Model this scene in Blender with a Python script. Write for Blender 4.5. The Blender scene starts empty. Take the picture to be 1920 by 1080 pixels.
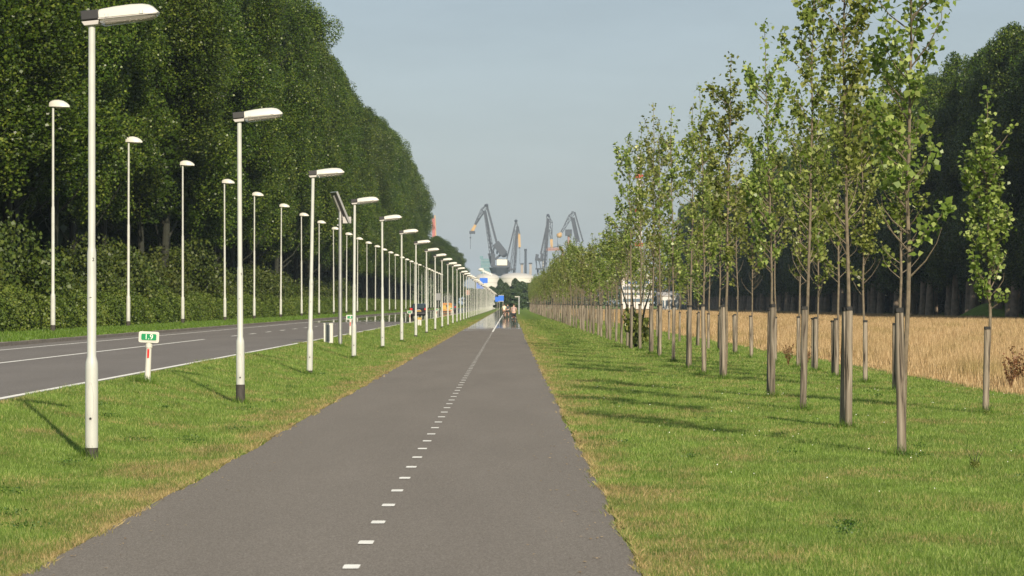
import bpy, math, random
import numpy as np
from mathutils import Vector, Matrix
R = math.radians
scene = bpy.context.scene
# ------------------------------------------------------------------ camera, sky, sun, exposure
EYE = 1.79; F = 5450.0                    # eye height (m); focal length in photo pixels (1920 wide)
cam_d = bpy.data.cameras.new("camera"); cam = bpy.data.objects.new("camera", cam_d)
scene.collection.objects.link(cam)
cam.location = (0, 0, EYE); cam.rotation_euler = (R(90), 0, 0)
cam_d.sensor_width = 36; cam_d.lens = F / 1920 * 36
cam_d.shift_x = 5 / 1920; cam_d.shift_y = 30 / 1920
cam_d.clip_start = 0.5; cam_d.clip_end = 20000
cam_d.dof.use_dof = True; cam_d.dof.focus_distance = 48; cam_d.dof.aperture_fstop = 10
scene.camera = cam
SUN_EL, SUN_AZ = 27.0, 165.5              # azimuth clockwise from +Y: behind the camera, a little to the right
world = bpy.data.worlds.new("World"); scene.world = world; world.use_nodes = True
wn = world.node_tree; bg = wn.nodes['Background']
sky = wn.nodes.new('ShaderNodeTexSky'); sky.sky_type = 'NISHITA'; sky.sun_disc = False
sky.sun_elevation = R(SUN_EL); sky.sun_rotation = R(SUN_AZ)
sky.air_density = 1.0; sky.dust_density = 1.2; sky.ozone_density = 1.0; sky.altitude = 0
sc_ = wn.nodes.new('ShaderNodeVectorMath'); sc_.operation = 'MULTIPLY_ADD'      # thin high veil over the clear sky
sc_.inputs[1].default_value = (.30, .30, .30); sc_.inputs[2].default_value = (2.24, 2.58, 2.95)
wtc = wn.nodes.new('ShaderNodeTexCoord'); wmp = wn.nodes.new('ShaderNodeMapping'); wmp.inputs['Scale'].default_value = (5, 5, 22)
wns = wn.nodes.new('ShaderNodeTexNoise'); wns.inputs['Scale'].default_value = 1.6; wns.inputs['Detail'].default_value = 7; wns.inputs['Roughness'].default_value = .6
wn.links.new(wtc.outputs['Generated'], wmp.inputs[0]); wn.links.new(wmp.outputs[0], wns.inputs['Vector'])
wmr = wn.nodes.new('ShaderNodeMapRange'); wmr.inputs[1].default_value = .3; wmr.inputs[2].default_value = .75; wmr.inputs[3].default_value = .95; wmr.inputs[4].default_value = 1.07
wn.links.new(wns.outputs[0], wmr.inputs[0])
wsc = wn.nodes.new('ShaderNodeVectorMath'); wsc.operation = 'SCALE'
wn.links.new(sky.outputs[0], sc_.inputs[0]); wn.links.new(sc_.outputs[0], wsc.inputs[0]); wn.links.new(wmr.outputs[0], wsc.inputs['Scale']); wn.links.new(wsc.outputs[0], bg.inputs[0]); bg.inputs[1].default_value = 0.075
sl = bpy.data.lights.new("sun", 'SUN'); sl.energy = 4.1; sl.angle = R(0.6); sl.color = (1.0, 0.88, 0.70)
so = bpy.data.objects.new("sun", sl); scene.collection.objects.link(so)
sd = Vector((math.sin(R(SUN_AZ)) * math.cos(R(SUN_EL)), math.cos(R(SUN_AZ)) * math.cos(R(SUN_EL)), math.sin(R(SUN_EL))))
so.rotation_euler = sd.to_track_quat('Z', 'Y').to_euler(); so.location = (60, -150, 80)
scene.render.engine = 'CYCLES'
scene.view_settings.view_transform = 'Standard'; scene.view_settings.look = 'None'
scene.view_settings.exposure = 0.64; scene.view_settings.gamma = 1.0
scene.cycles.max_bounces = 6; scene.cycles.diffuse_bounces = 3; scene.cycles.glossy_bounces = 2
scene.cycles.transmission_bounces = 4; scene.cycles.volume_bounces = 0; scene.cycles.transparent_max_bounces = 8
scene.render.resolution_x = 1024; scene.render.resolution_y = 576
rng = np.random.default_rng(7); random.seed(7)
col = scene.collection
# ------------------------------------------------------------------ helpers
def tag(o, label=None, cat=None, group=None, kind=None):
    if label: o['label'] = label
    if cat: o['category'] = cat
    if group: o['group'] = group
    if kind: o['kind'] = kind
    return o
def empty(name, loc, label, cat, group=None, rz=0):
    o = bpy.data.objects.new(name, None); col.objects.link(o); o.location = loc; o.rotation_euler = (0, 0, rz)
    o.empty_display_size = 0.3
    return tag(o, label, cat, group)
def copy_tree(o, parent=None):
    c = o.copy(); col.objects.link(c)
    if parent is not None: c.parent = parent
    for ch in list(o.children): copy_tree(ch, c)
    return c
NR = lambda i: 'nearest' if i == 0 else ORD[i] + ' nearest'
ORD = ['first', 'second', 'third', 'fourth', 'fifth', 'sixth', 'seventh', 'eighth', 'ninth', 'tenth', 'eleventh', 'twelfth',
       'thirteenth', 'fourteenth', 'fifteenth', 'sixteenth', 'seventeenth', 'eighteenth', 'nineteenth', 'twentieth']
def px(x, y, d):                          # photo pixel at depth d -> world point
    return Vector(((x - 955) * d / F, d, EYE + (570 - y) * d / F))
class MB:
    def __init__(s): s.v = []; s.f = []; s.m = []; s.mi = 0
    def add(s, vs, fs):
        b = len(s.v); s.v += [tuple(v) for v in vs]; s.f += [tuple(b + i for i in f) for f in fs]; s.m += [s.mi] * len(fs)
    def box(s, a, b, M=None):
        x0, y0, z0 = a; x1, y1, z1 = b
        vs = [Vector(p) for p in ((x0,y0,z0),(x1,y0,z0),(x1,y1,z0),(x0,y1,z0),(x0,y0,z1),(x1,y0,z1),(x1,y1,z1),(x0,y1,z1))]
        if M: vs = [M @ v for v in vs]
        s.add(vs, [(0,3,2,1),(4,5,6,7),(0,1,5,4),(1,2,6,5),(2,3,7,6),(3,0,4,7)]); return s
    def bar(s, p, q, w, h=None):          # square bar between two points
        p = Vector(p); q = Vector(q); h = h or w
        t = (q - p).normalized(); u = t.cross(Vector((0, 1, 0)))
        if u.length < 1e-3: u = Vector((1, 0, 0))
        u.normalize(); v = t.cross(u)
        vs = [c + u * (a * w / 2) + v * (b * h / 2) for c in (p, q) for a, b in ((-1,-1),(1,-1),(1,1),(-1,1))]
        s.add(vs, [(0,1,2,3),(7,6,5,4),(0,4,5,1),(1,5,6,2),(2,6,7,3),(3,7,4,0)]); return s
    def tube(s, pts, rad, n=10, cap=True):
        pts = [Vector(p) for p in pts]; k = len(pts); rings = []
        u = None
        for i, p in enumerate(pts):
            t = (pts[min(i+1, k-1)] - pts[max(i-1, 0)])
            if t.length < 1e-9: t = Vector((0, 0, 1))
            t.normalize()
            if u is None: u = t.cross(Vector((0.31, 0.95, 0.02)));
            u = (u - t * u.dot(t)); u.normalize(); v = t.cross(u)
            r = rad[i] if hasattr(rad, '__len__') else rad
            rings.append([p + (u * math.cos(2*math.pi*j/n) + v * math.sin(2*math.pi*j/n)) * r for j in range(n)])
        fs = [(i*n+j, i*n+(j+1)%n, (i+1)*n+(j+1)%n, (i+1)*n+j) for i in range(k-1) for j in range(n)]
        if cap: fs += [tuple(reversed(range(n))), tuple((k-1)*n+j for j in range(n))]
        s.add([q for r in rings for q in r], fs); return s
    def lathe(s, prof, n=24):             # (r, z) profile around Z
        fs = [(i*n+j, i*n+(j+1)%n, (i+1)*n+(j+1)%n, (i+1)*n+j) for i in range(len(prof)-1) for j in range(n)]
        fs += [tuple(reversed(range(n))), tuple((len(prof)-1)*n+j for j in range(n))]
        s.add([(r*math.cos(2*math.pi*j/n), r*math.sin(2*math.pi*j/n), z) for r, z in prof for j in range(n)], fs); return s
    def loft(s, secs):                    # list of equal-length closed sections
        n = len(secs[0]); k = len(secs)
        fs = [(i*n+j, i*n+(j+1)%n, (i+1)*n+(j+1)%n, (i+1)*n+j) for i in range(k-1) for j in range(n)]
        fs += [tuple(reversed(range(n))), tuple((k-1)*n+j for j in range(n))]
        s.add([p for c in secs for p in c], fs); return s
    def ico(s, c, r, sq=(1,1,1), n=10, k=7):
        vs = []; c = Vector(c)
        for i in range(k+1):
            th = math.pi * i / k
            for j in range(n):
                ph = 2*math.pi*j/n
                vs.append(c + Vector((r*sq[0]*math.sin(th)*math.cos(ph), r*sq[1]*math.sin(th)*math.sin(ph), r*sq[2]*math.cos(th))))
        s.add(vs, [(i*n+j, (i+1)*n+j, (i+1)*n+(j+1)%n, i*n+(j+1)%n) for i in range(k) for j in range(n)]); return s
    def build(s, name, mat, parent=None, smooth=False, loc=None, bevel=0):
        me = bpy.data.meshes.new(name); me.from_pydata(s.v, [], s.f); me.validate()
        for m in (mat if isinstance(mat, (list, tuple)) else [mat]): me.materials.append(m)
        if isinstance(mat, (list, tuple)) and len(me.polygons) == len(s.m): me.polygons.foreach_set('material_index', s.m)
        if smooth:
            me.polygons.foreach_set('use_smooth', [True] * len(me.polygons))
            try: me.set_sharp_from_angle(angle=R(38))
            except Exception: pass
        o = bpy.data.objects.new(name, me); col.objects.link(o)
        if parent is not None: o.parent = parent
        if loc: o.location = loc
        if bevel:
            b = o.modifiers.new('bevel', 'BEVEL'); b.width = bevel; b.segments = 2; b.limit_method = 'ANGLE'; b.angle_limit = R(35)
        return o
def np_mesh(name, verts, k, mat, rnd=None, parent=None):
    """verts (n*k,3): n separate k-sided faces"""
    n = len(verts) // k
    me = bpy.data.meshes.new(name)
    me.vertices.add(n*k); me.vertices.foreach_set('co', verts.astype(np.float32).ravel())
    me.loops.add(n*k); me.loops.foreach_set('vertex_index', np.arange(n*k, dtype=np.int32))
    me.polygons.add(n); me.polygons.foreach_set('loop_start', np.arange(0, n*k, k, dtype=np.int32))
    me.update(calc_edges=True)
    if rnd is not None:
        a = me.attributes.new('rnd', 'FLOAT', 'FACE'); a.data.foreach_set('value', rnd.astype(np.float32))
    me.materials.append(mat)
    return me
def link(name, me, parent=None):
    o = bpy.data.objects.new(name, me); col.objects.link(o)
    if parent is not None: o.parent = parent
    return o
def text_mesh(s, size, mat, depth=0.002, bold=0.0):
    c = bpy.data.curves.new('lettering', 'FONT'); c.body = s; c.size = size; c.extrude = depth; c.offset = bold
    c.align_x = 'CENTER'; c.align_y = 'CENTER'
    t = bpy.data.objects.new('lettering', c); col.objects.link(t); bpy.context.view_layer.update()
    me = bpy.data.meshes.new_from_object(t.evaluated_get(bpy.context.evaluated_depsgraph_get()))
    bpy.data.objects.remove(t); bpy.data.curves.remove(c)
    me.materials.clear(); me.materials.append(mat); return me
# ------------------------------------------------------------------ materials
def mat(name, colr=(.5,.5,.5), rough=.6, metal=0, spec=.5, noise=0, nscale=5, bump=0, bscale=40):
    m = bpy.data.materials.new(name); m.use_nodes = True; nt = m.node_tree; b = nt.nodes['Principled BSDF']
    b.inputs['Base Color'].default_value = (*colr, 1); b.inputs['Roughness'].default_value = rough
    b.inputs['Metallic'].default_value = metal; b.inputs['Specular IOR Level'].default_value = spec
    if noise or bump:
        tc = nt.nodes.new('ShaderNodeTexCoord')
    if noise:
        n = nt.nodes.new('ShaderNodeTexNoise'); n.inputs['Scale'].default_value = nscale; n.inputs['Detail'].default_value = 6
        nt.links.new(tc.outputs['Object'], n.inputs['Vector'])
        mr = nt.nodes.new('ShaderNodeMapRange'); mr.inputs[1].default_value = .3; mr.inputs[2].default_value = .7
        mr.inputs[3].default_value = 1 - noise; mr.inputs[4].default_value = 1 + noise
        nt.links.new(n.outputs[0], mr.inputs[0])
        mx = nt.nodes.new('ShaderNodeVectorMath'); mx.operation = 'SCALE'; mx.inputs[0].default_value = colr
        nt.links.new(mr.outputs[0], mx.inputs['Scale']); nt.links.new(mx.outputs[0], b.inputs['Base Color'])
    if bump:
        n2 = nt.nodes.new('ShaderNodeTexNoise'); n2.inputs['Scale'].default_value = bscale; n2.inputs['Detail'].default_value = 4
        nt.links.new(tc.outputs['Object'], n2.inputs['Vector'])
        bp = nt.nodes.new('ShaderNodeBump'); bp.inputs['Strength'].default_value = bump; bp.inputs['Distance'].default_value = .02
        nt.links.new(n2.outputs[0], bp.inputs['Height']); nt.links.new(bp.outputs[0], b.inputs['Normal'])
    return m
def N(nt, t, **kw):
    n = nt.nodes.new(t)
    for k, v in kw.items():
        if k.startswith('i_'): n.inputs[int(k[2:])].default_value = v
        else: setattr(n, k, v)
    return n
def ramp(nt, src, stops):
    r = nt.nodes.new('ShaderNodeValToRGB'); e = r.color_ramp.elements
    while len(e) < len(stops): e.new(.5)
    for i, (p, c) in enumerate(stops): e[i].position = p; e[i].color = (*c, 1) if len(c) == 3 else c
    nt.links.new(src, r.inputs[0]); return r.outputs[0]
def leaf_mat(name, cols, hue=.0, gloss=.45, trans=.25, spec=.35, objvar=.25):
    """cols: three greens picked by the per-leaf random value, shifted a little per object"""
    m = bpy.data.materials.new(name); m.use_nodes = True; nt = m.node_tree; L = nt.links
    b = nt.nodes['Principled BSDF']; out = nt.nodes['Material Output']
    at = N(nt, 'ShaderNodeAttribute', attribute_name='rnd')
    c = ramp(nt, at.outputs['Fac'], [(0, cols[0]), (.5, cols[1]), (1, cols[2])])
    oi = N(nt, 'ShaderNodeObjectInfo')
    hs = N(nt, 'ShaderNodeHueSaturation')
    mh = N(nt, 'ShaderNodeMapRange'); mh.inputs[3].default_value = .5 - hue; mh.inputs[4].default_value = .5 + hue * .4
    L.new(oi.outputs['Random'], mh.inputs[0]); L.new(mh.outputs[0], hs.inputs['Hue'])
    mv = N(nt, 'ShaderNodeMapRange'); mv.inputs[3].default_value = 1 - objvar * .5; mv.inputs[4].default_value = 1 + objvar * .5
    L.new(oi.outputs['Random'], mv.inputs[0]); L.new(mv.outputs[0], hs.inputs['Value'])
    L.new(c, hs.inputs['Color'])
    L.new(hs.outputs[0], b.inputs['Base Color']); b.inputs['Roughness'].default_value = gloss
    b.inputs['Specular IOR Level'].default_value = spec
    tr = N(nt, 'ShaderNodeBsdfTranslucent'); ms = N(nt, 'ShaderNodeMixShader'); ms.inputs[0].default_value = trans
    L.new(hs.outputs[0], tr.inputs[0]); L.new(b.outputs[0], ms.inputs[1]); L.new(tr.outputs[0], ms.inputs[2])
    L.new(ms.outputs[0], out.inputs[0]); return m
M = {}
M['forest'] = leaf_mat('forest_leaves', [(.020,.044,.004), (.050,.088,.008), (.175,.215,.036)], hue=.01, gloss=.36, trans=.10, spec=.22)
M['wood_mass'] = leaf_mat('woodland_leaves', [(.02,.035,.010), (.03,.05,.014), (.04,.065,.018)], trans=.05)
M['young'] = leaf_mat('young_poplar_leaves', [(.090,.140,.022), (.175,.235,.045), (.38,.43,.14)], hue=.022, gloss=.36, trans=.38, objvar=.3)
M['hedge'] = leaf_mat('hedge_leaves', [(.048,.080,.009), (.082,.125,.014), (.140,.170,.030)], gloss=.5, trans=.15)
M['scrub'] = leaf_mat('scrub_leaves', [(.028,.050,.006), (.048,.074,.008), (.085,.108,.018)], hue=.02, gloss=.5, trans=.15)
M['farleaf'] = leaf_mat('far_leaves', [(.030,.056,.018), (.045,.075,.024), (.060,.095,.032)], hue=.015, trans=.1)
M['lawnweed'] = leaf_mat('lawn_weed_leaves', [(.035,.085,.012), (.060,.125,.018), (.10,.17,.03)], trans=.15)
M['weed'] = leaf_mat('weed_leaves', [(.12,.05,.022), (.17,.085,.035), (.14,.11,.04)], trans=.1)
M['bark'] = mat('ivy_shade_bark', (.020,.022,.013), .9, noise=.35, nscale=3, bump=.6, bscale=12)  # ivy-dark bark, its base colour darkened further to stand in for crown shade
M['barkr'] = mat('grey_poplar_bark', (.24,.19,.14), .9, noise=.35, nscale=2, bump=.6, bscale=10)
M['ybark'] = mat('young_bark', (.14,.112,.075), .75, noise=.3, nscale=14, bump=.3)
M['white'] = mat('cream_white_paint', (.46,.47,.435), .42, noise=.10, nscale=3)
M['white2'] = mat('white_enamel', (.56,.55,.49), .35)
M['black'] = mat('black_plastic', (.018,.018,.02), .5)
M['tar'] = mat('bitumen_foot', (.045,.04,.035), .8, noise=.3, nscale=20)
M['greyp'] = mat('grey_housing', (.42,.40,.38), .5)
M['steel'] = mat('galvanised_steel', (.56,.55,.53), .32, metal=.85, noise=.1, nscale=6)
M['panelback'] = mat('solar_panel', (.06,.055,.06), .35)
M['red'] = mat('red_reflector', (.55,.012,.012), .35)
M['green'] = mat('sign_green', (.0,.22,.075), .4)
M['orange'] = mat('orange_paint', (.42,.18,.045), .5)
M['yellow'] = mat('yellow_paint', (.46,.30,.06), .5)
M['blue'] = mat('sign_blue', (.02,.14,.62), .4)
M['rubber'] = mat('rubber', (.02,.02,.02), .8)
M['alu'] = mat('aluminium_back', (.42,.44,.46), .45, metal=.3)
M['greyback'] = mat('grey_sign_back', (.20,.21,.215), .6)
M['carpaint'] = mat('black_car_paint', (.012,.013,.016), .18, spec=.6)
M['glass'] = mat('dark_glass', (.03,.045,.05), .08, spec=.8)
M['tail'] = mat('tail_lamp_red', (.55,.02,.015), .25)
def clear_glass(name):
    m = bpy.data.materials.new(name); m.use_nodes = True; b = m.node_tree.nodes['Principled BSDF']
    b.inputs['Base Color'].default_value = (.55,.52,.46,1); b.inputs['Roughness'].default_value = .12
    b.inputs['Transmission Weight'].default_value = .75; b.inputs['IOR'].default_value = 1.2; return m
M['bowl'] = clear_glass('clear_lamp_bowl')
def stake_mat():
    m = bpy.data.materials.new('weathered_wood'); m.use_nodes = True; nt = m.node_tree; L = nt.links; b = nt.nodes['Principled BSDF']
    tc = N(nt, 'ShaderNodeTexCoord'); oi = N(nt, 'ShaderNodeObjectInfo')
    mp = N(nt, 'ShaderNodeMapping'); mp.inputs['Scale'].default_value = (26, 26, 1.3); L.new(tc.outputs['Object'], mp.inputs[0])
    ad = N(nt, 'ShaderNodeVectorMath', operation='ADD'); L.new(mp.outputs[0], ad.inputs[0])
    sc = N(nt, 'ShaderNodeMath', operation='MULTIPLY'); sc.inputs[1].default_value = 40; L.new(oi.outputs['Random'], sc.inputs[0]); L.new(sc.outputs[0], ad.inputs[1])
    n = N(nt, 'ShaderNodeTexNoise'); n.inputs['Scale'].default_value = 1; n.inputs['Detail'].default_value = 6; n.inputs['Distortion'].default_value = .6
    L.new(ad.outputs[0], n.inputs['Vector'])
    c = ramp(nt, n.outputs[0], [(.34, (.035,.026,.018)), (.44, (.15,.122,.09)), (.58, (.235,.20,.155)), (.8, (.31,.275,.22))])
    # greenish damp foot and bleached upper end
    sx = N(nt, 'ShaderNodeSeparateXYZ'); L.new(tc.outputs['Object'], sx.inputs[0])
    n2 = N(nt, 'ShaderNodeTexNoise'); n2.inputs['Scale'].default_value = 7; L.new(ad.outputs[0], n2.inputs['Vector'])
    mr = N(nt, 'ShaderNodeMapRange'); mr.inputs[1].default_value = .0; mr.inputs[2].default_value = .35; mr.inputs[3].default_value = .45; mr.inputs[4].default_value = 0
    L.new(sx.outputs[2], mr.inputs[0])
    mx = N(nt, 'ShaderNodeMixRGB'); mx.inputs[2].default_value = (.12,.11,.06,1); L.new(mr.outputs[0], mx.inputs[0]); L.new(c, mx.inputs[1])
    hs = N(nt, 'ShaderNodeHueSaturation'); mv = N(nt, 'ShaderNodeMapRange'); mv.inputs[3].default_value = .8; mv.inputs[4].default_value = 1.2
    L.new(oi.outputs['Random'], mv.inputs[0]); L.new(mv.outputs[0], hs.inputs['Value']); L.new(mx.outputs[0], hs.inputs['Color'])
    L.new(hs.outputs[0], b.inputs['Base Color']); b.inputs['Roughness'].default_value = .85
    bp = N(nt, 'ShaderNodeBump'); bp.inputs['Strength'].default_value = .7; bp.inputs['Distance'].default_value = .01
    L.new(n.outputs[0], bp.inputs['Height']); L.new(bp.outputs[0], b.inputs['Normal']); return m
M['stake'] = stake_mat()
PATH_L, PATH_R, PATH_C = -3.17, 0.87, -1.07
def clover(nt, g):
    mp = N(nt, 'ShaderNodeMapping'); mp.inputs['Scale'].default_value = (1.5, .8, 0); mp.inputs['Location'].default_value = (31, 7, 0); nt.links.new(g.outputs['Position'], mp.inputs[0])
    n = N(nt, 'ShaderNodeTexNoise'); n.inputs['Scale'].default_value = 1.0; n.inputs['Detail'].default_value = 6; n.inputs['Roughness'].default_value = .7
    nt.links.new(mp.outputs[0], n.inputs['Vector'])
    m = N(nt, 'ShaderNodeMapRange'); m.inputs[1].default_value = .35; m.inputs[2].default_value = .65; m.inputs[3].default_value = .74; m.inputs[4].default_value = 1.18
    nt.links.new(n.outputs[0], m.inputs[0]); return m.outputs[0]
def lawn_nodes(nt):
    """colour of the lawn at a world position: green with straw patches, drier beside the path"""
    L = nt.links; g = N(nt, 'ShaderNodeNewGeometry'); sx = N(nt, 'ShaderNodeSeparateXYZ'); L.new(g.outputs['Position'], sx.inputs[0])
    mp = N(nt, 'ShaderNodeMapping'); mp.inputs['Scale'].default_value = (.9, .42, 0); L.new(g.outputs['Position'], mp.inputs[0])
    n = N(nt, 'ShaderNodeTexNoise'); n.inputs['Scale'].default_value = 1.0; n.inputs['Detail'].default_value = 5; n.inputs['Roughness'].default_value = .62
    L.new(mp.outputs[0], n.inputs['Vector'])
    rt = N(nt, 'ShaderNodeMapRange'); rt.inputs[1].default_value = -2; rt.inputs[2].default_value = 0; rt.inputs[3].default_value = 1; rt.inputs[4].default_value = .72
    L.new(sx.outputs[0], rt.inputs[0])
    # distance to the nearer path edge
    a = N(nt, 'ShaderNodeMath', operation='SUBTRACT'); a.inputs[1].default_value = PATH_C; L.new(sx.outputs[0], a.inputs[0])
    ab = N(nt, 'ShaderNodeMath', operation='ABSOLUTE'); L.new(a.outputs[0], ab.inputs[0])
    mr = N(nt, 'ShaderNodeMapRange'); mr.inputs[1].default_value = 1.98; mr.inputs[2].default_value = 3.3; mr.inputs[3].default_value = .22; mr.inputs[4].default_value = 0
    L.new(ab.outputs[0], mr.inputs[0])
    ad = N(nt, 'ShaderNodeMath', operation='ADD'); mm = N(nt, 'ShaderNodeMath', operation='MULTIPLY'); L.new(mr.outputs[0], mm.inputs[0]); L.new(rt.outputs[0], mm.inputs[1])
    L.new(n.outputs[0], ad.inputs[0]); L.new(mm.outputs[0], ad.inputs[1])
    return g, ad.outputs[0], clover(nt, g)
def blade_mat():
    m = bpy.data.materials.new('grass_blades'); m.use_nodes = True; nt = m.node_tree; L = nt.links; b = nt.nodes['Principled BSDF']; out = nt.nodes['Material Output']
    g, dry, clo = lawn_nodes(nt)
    at = N(nt, 'ShaderNodeAttribute', attribute_name='rnd')
    gr = ramp(nt, at.outputs['Fac'], [(0, (.066,.132,.014)), (.5, (.152,.245,.036)), (1, (.34,.42,.12))])
    st = ramp(nt, at.outputs['Fac'], [(0, (.15,.18,.04)), (.5, (.32,.25,.10)), (1, (.50,.38,.18))])
    jit = N(nt, 'ShaderNodeMath', operation='MULTIPLY_ADD'); jit.inputs[1].default_value = .30; L.new(at.outputs['Fac'], jit.inputs[0]); L.new(dry, jit.inputs[2])
    f = ramp(nt, jit.outputs[0], [(.70, (0,0,0)), (.92, (1,1,1))])
    mx = N(nt, 'ShaderNodeMixRGB'); L.new(f, mx.inputs[0]); L.new(gr, mx.inputs[1]); L.new(st, mx.inputs[2])
    vs = N(nt, 'ShaderNodeVectorMath', operation='SCALE'); L.new(mx.outputs[0], vs.inputs[0]); L.new(clo, vs.inputs['Scale']); mx = vs
    L.new(mx.outputs[0], b.inputs['Base Color']); b.inputs['Roughness'].default_value = .5; b.inputs['Specular IOR Level'].default_value = .3
    tr = N(nt, 'ShaderNodeBsdfTranslucent'); ms = N(nt, 'ShaderNodeMixShader'); ms.inputs[0].default_value = .3
    L.new(mx.outputs[0], tr.inputs[0]); L.new(b.outputs[0], ms.inputs[1]); L.new(tr.outputs[0], ms.inputs[2]); L.new(ms.outputs[0], out.inputs[0])
    return m
M['blades'] = blade_mat()
def ground_mat():
    m = bpy.data.materials.new('lawn_soil'); m.use_nodes = True; nt = m.node_tree; L = nt.links; b = nt.nodes['Principled BSDF']
    g, dry, clo = lawn_nodes(nt)
    n = N(nt, 'ShaderNodeTexNoise'); n.inputs['Scale'].default_value = 3.5; n.inputs['Detail'].default_value = 9; n.inputs['Roughness'].default_value = .75; L.new(g.outputs['Position'], n.inputs['Vector'])
    gr = ramp(nt, n.outputs[0], [(.30, (.092,.155,.020)), (.5, (.140,.218,.034)), (.7, (.20,.26,.06))])
    st = ramp(nt, n.outputs[0], [(.30, (.16,.15,.05)), (.5, (.26,.21,.09)), (.7, (.38,.30,.15))])
    f = ramp(nt, dry, [(.56, (0,0,0)), (.76, (1,1,1))])
    mx = N(nt, 'ShaderNodeMixRGB'); L.new(f, mx.inputs[0]); L.new(gr, mx.inputs[1]); L.new(st, mx.inputs[2])
    vs = N(nt, 'ShaderNodeVectorMath', operation='SCALE'); L.new(mx.outputs[0], vs.inputs[0]); L.new(clo, vs.inputs['Scale']); mx = vs
    L.new(mx.outputs[0], b.inputs['Base Color']); b.inputs['Roughness'].default_value = .95; b.inputs['Specular IOR Level'].default_value = .1
    bp = N(nt, 'ShaderNodeBump'); bp.inputs['Strength'].default_value = 1; bp.inputs['Distance'].default_value = .05
    L.new(n.outputs[0], bp.inputs['Height']); L.new(bp.outputs[0], b.inputs['Normal']); return m
M['ground'] = ground_mat()
def asphalt_mat(name, c0, c1, c2, shimmer_from, shimmer_to):
    """fine grey aggregate; the far, air-heated stretch is mirror smooth in patches"""
    m = bpy.data.materials.new(name); m.use_nodes = True; nt = m.node_tree; L = nt.links; b = nt.nodes['Principled BSDF']
    g = N(nt, 'ShaderNodeNewGeometry'); sx = N(nt, 'ShaderNodeSeparateXYZ'); L.new(g.outputs['Position'], sx.inputs[0])
    fine = N(nt, 'ShaderNodeTexNoise'); fine.inputs['Scale'].default_value = 80; fine.inputs['Detail'].default_value = 3; fine.inputs['Roughness'].default_value = .8
    mpf = N(nt, 'ShaderNodeMapping'); mpf.inputs['Scale'].default_value = (1, .35, 1); L.new(g.outputs['Position'], mpf.inputs[0]); L.new(mpf.outputs[0], fine.inputs['Vector'])
    big = N(nt, 'ShaderNodeTexNoise'); big.inputs['Scale'].default_value = 1; big.inputs['Detail'].default_value = 4
    mpb = N(nt, 'ShaderNodeMapping'); mpb.inputs['Scale'].default_value = (.9, .12, 1); L.new(g.outputs['Position'], mpb.inputs[0]); L.new(mpb.outputs[0], big.inputs['Vector'])
    c = ramp(nt, fine.outputs[0], [(.34, c0), (.5, c1), (.66, c2)])
    mv = N(nt, 'ShaderNodeMapRange'); mv.inputs[1].default_value = .3; mv.inputs[2].default_value = .7; mv.inputs[3].default_value = .93; mv.inputs[4].default_value = 1.06
    L.new(big.outputs[0], mv.inputs[0])
    sc = N(nt, 'ShaderNodeVectorMath', operation='SCALE'); L.new(c, sc.inputs[0]); L.new(mv.outputs[0], sc.inputs['Scale'])
    L.new(sc.outputs[0], b.inputs['Base Color'])
    bp = N(nt, 'ShaderNodeBump'); bp.inputs['Distance'].default_value = .006
    L.new(fine.outputs[0], bp.inputs['Height']); L.new(bp.outputs[0], b.inputs['Normal'])
    # shimmer patches
    w = N(nt, 'ShaderNodeTexNoise'); w.inputs['Scale'].default_value = 1; w.inputs['Detail'].default_value = 3
    mpw = N(nt, 'ShaderNodeMapping'); mpw.inputs['Scale'].default_value = (.16, .16, 1); L.new(g.outputs['Position'], mpw.inputs[0]); L.new(mpw.outputs[0], w.inputs['Vector'])
    dd = N(nt, 'ShaderNodeMapRange'); dd.inputs[1].default_value = shimmer_from; dd.inputs[2].default_value = shimmer_to; dd.inputs[3].default_value = -.30; dd.inputs[4].default_value = .22
    L.new(sx.outputs[1], dd.inputs[0])
    s = N(nt, 'ShaderNodeMath', operation='ADD'); L.new(w.outputs[0], s.inputs[0]); L.new(dd.outputs[0], s.inputs[1])
    f = ramp(nt, s.outputs[0], [(.50, (0,0,0)), (.56, (1,1,1))])
    ro = N(nt, 'ShaderNodeMapRange'); ro.inputs[3].default_value = .92; ro.inputs[4].default_value = .04; L.new(f, ro.inputs[0]); L.new(ro.outputs[0], b.inputs['Roughness'])
    sp = N(nt, 'ShaderNodeMapRange'); sp.inputs[3].default_value = .12; sp.inputs[4].default_value = .5; L.new(f, sp.inputs[0]); L.new(sp.outputs[0], b.inputs['Specular IOR Level'])
    bs = N(nt, 'ShaderNodeMapRange'); bs.inputs[3].default_value = .5; bs.inputs[4].default_value = 0; L.new(f, bs.inputs[0]); L.new(bs.outputs[0], bp.inputs['Strength'])
    return m
M['path'] = asphalt_mat('path_asphalt', (.132,.118,.100), (.186,.168,.146), (.26,.237,.208), 180, 232)
M['road'] = asphalt_mat('road_asphalt', (.12,.110,.100), (.178,.165,.152), (.24,.225,.21), 165, 250)
M['paint'] = mat('road_marking_paint', (.80,.79,.73), .7, noise=.12, nscale=6)
M['kerb'] = mat('concrete_kerb', (.17,.15,.125), .9, noise=.2, nscale=3, bump=.3)
def field_soil():
    m = mat('dry_field_soil', (.28,.20,.10), .95, noise=.3, nscale=.4); return m
M['soil'] = field_soil()
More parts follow.
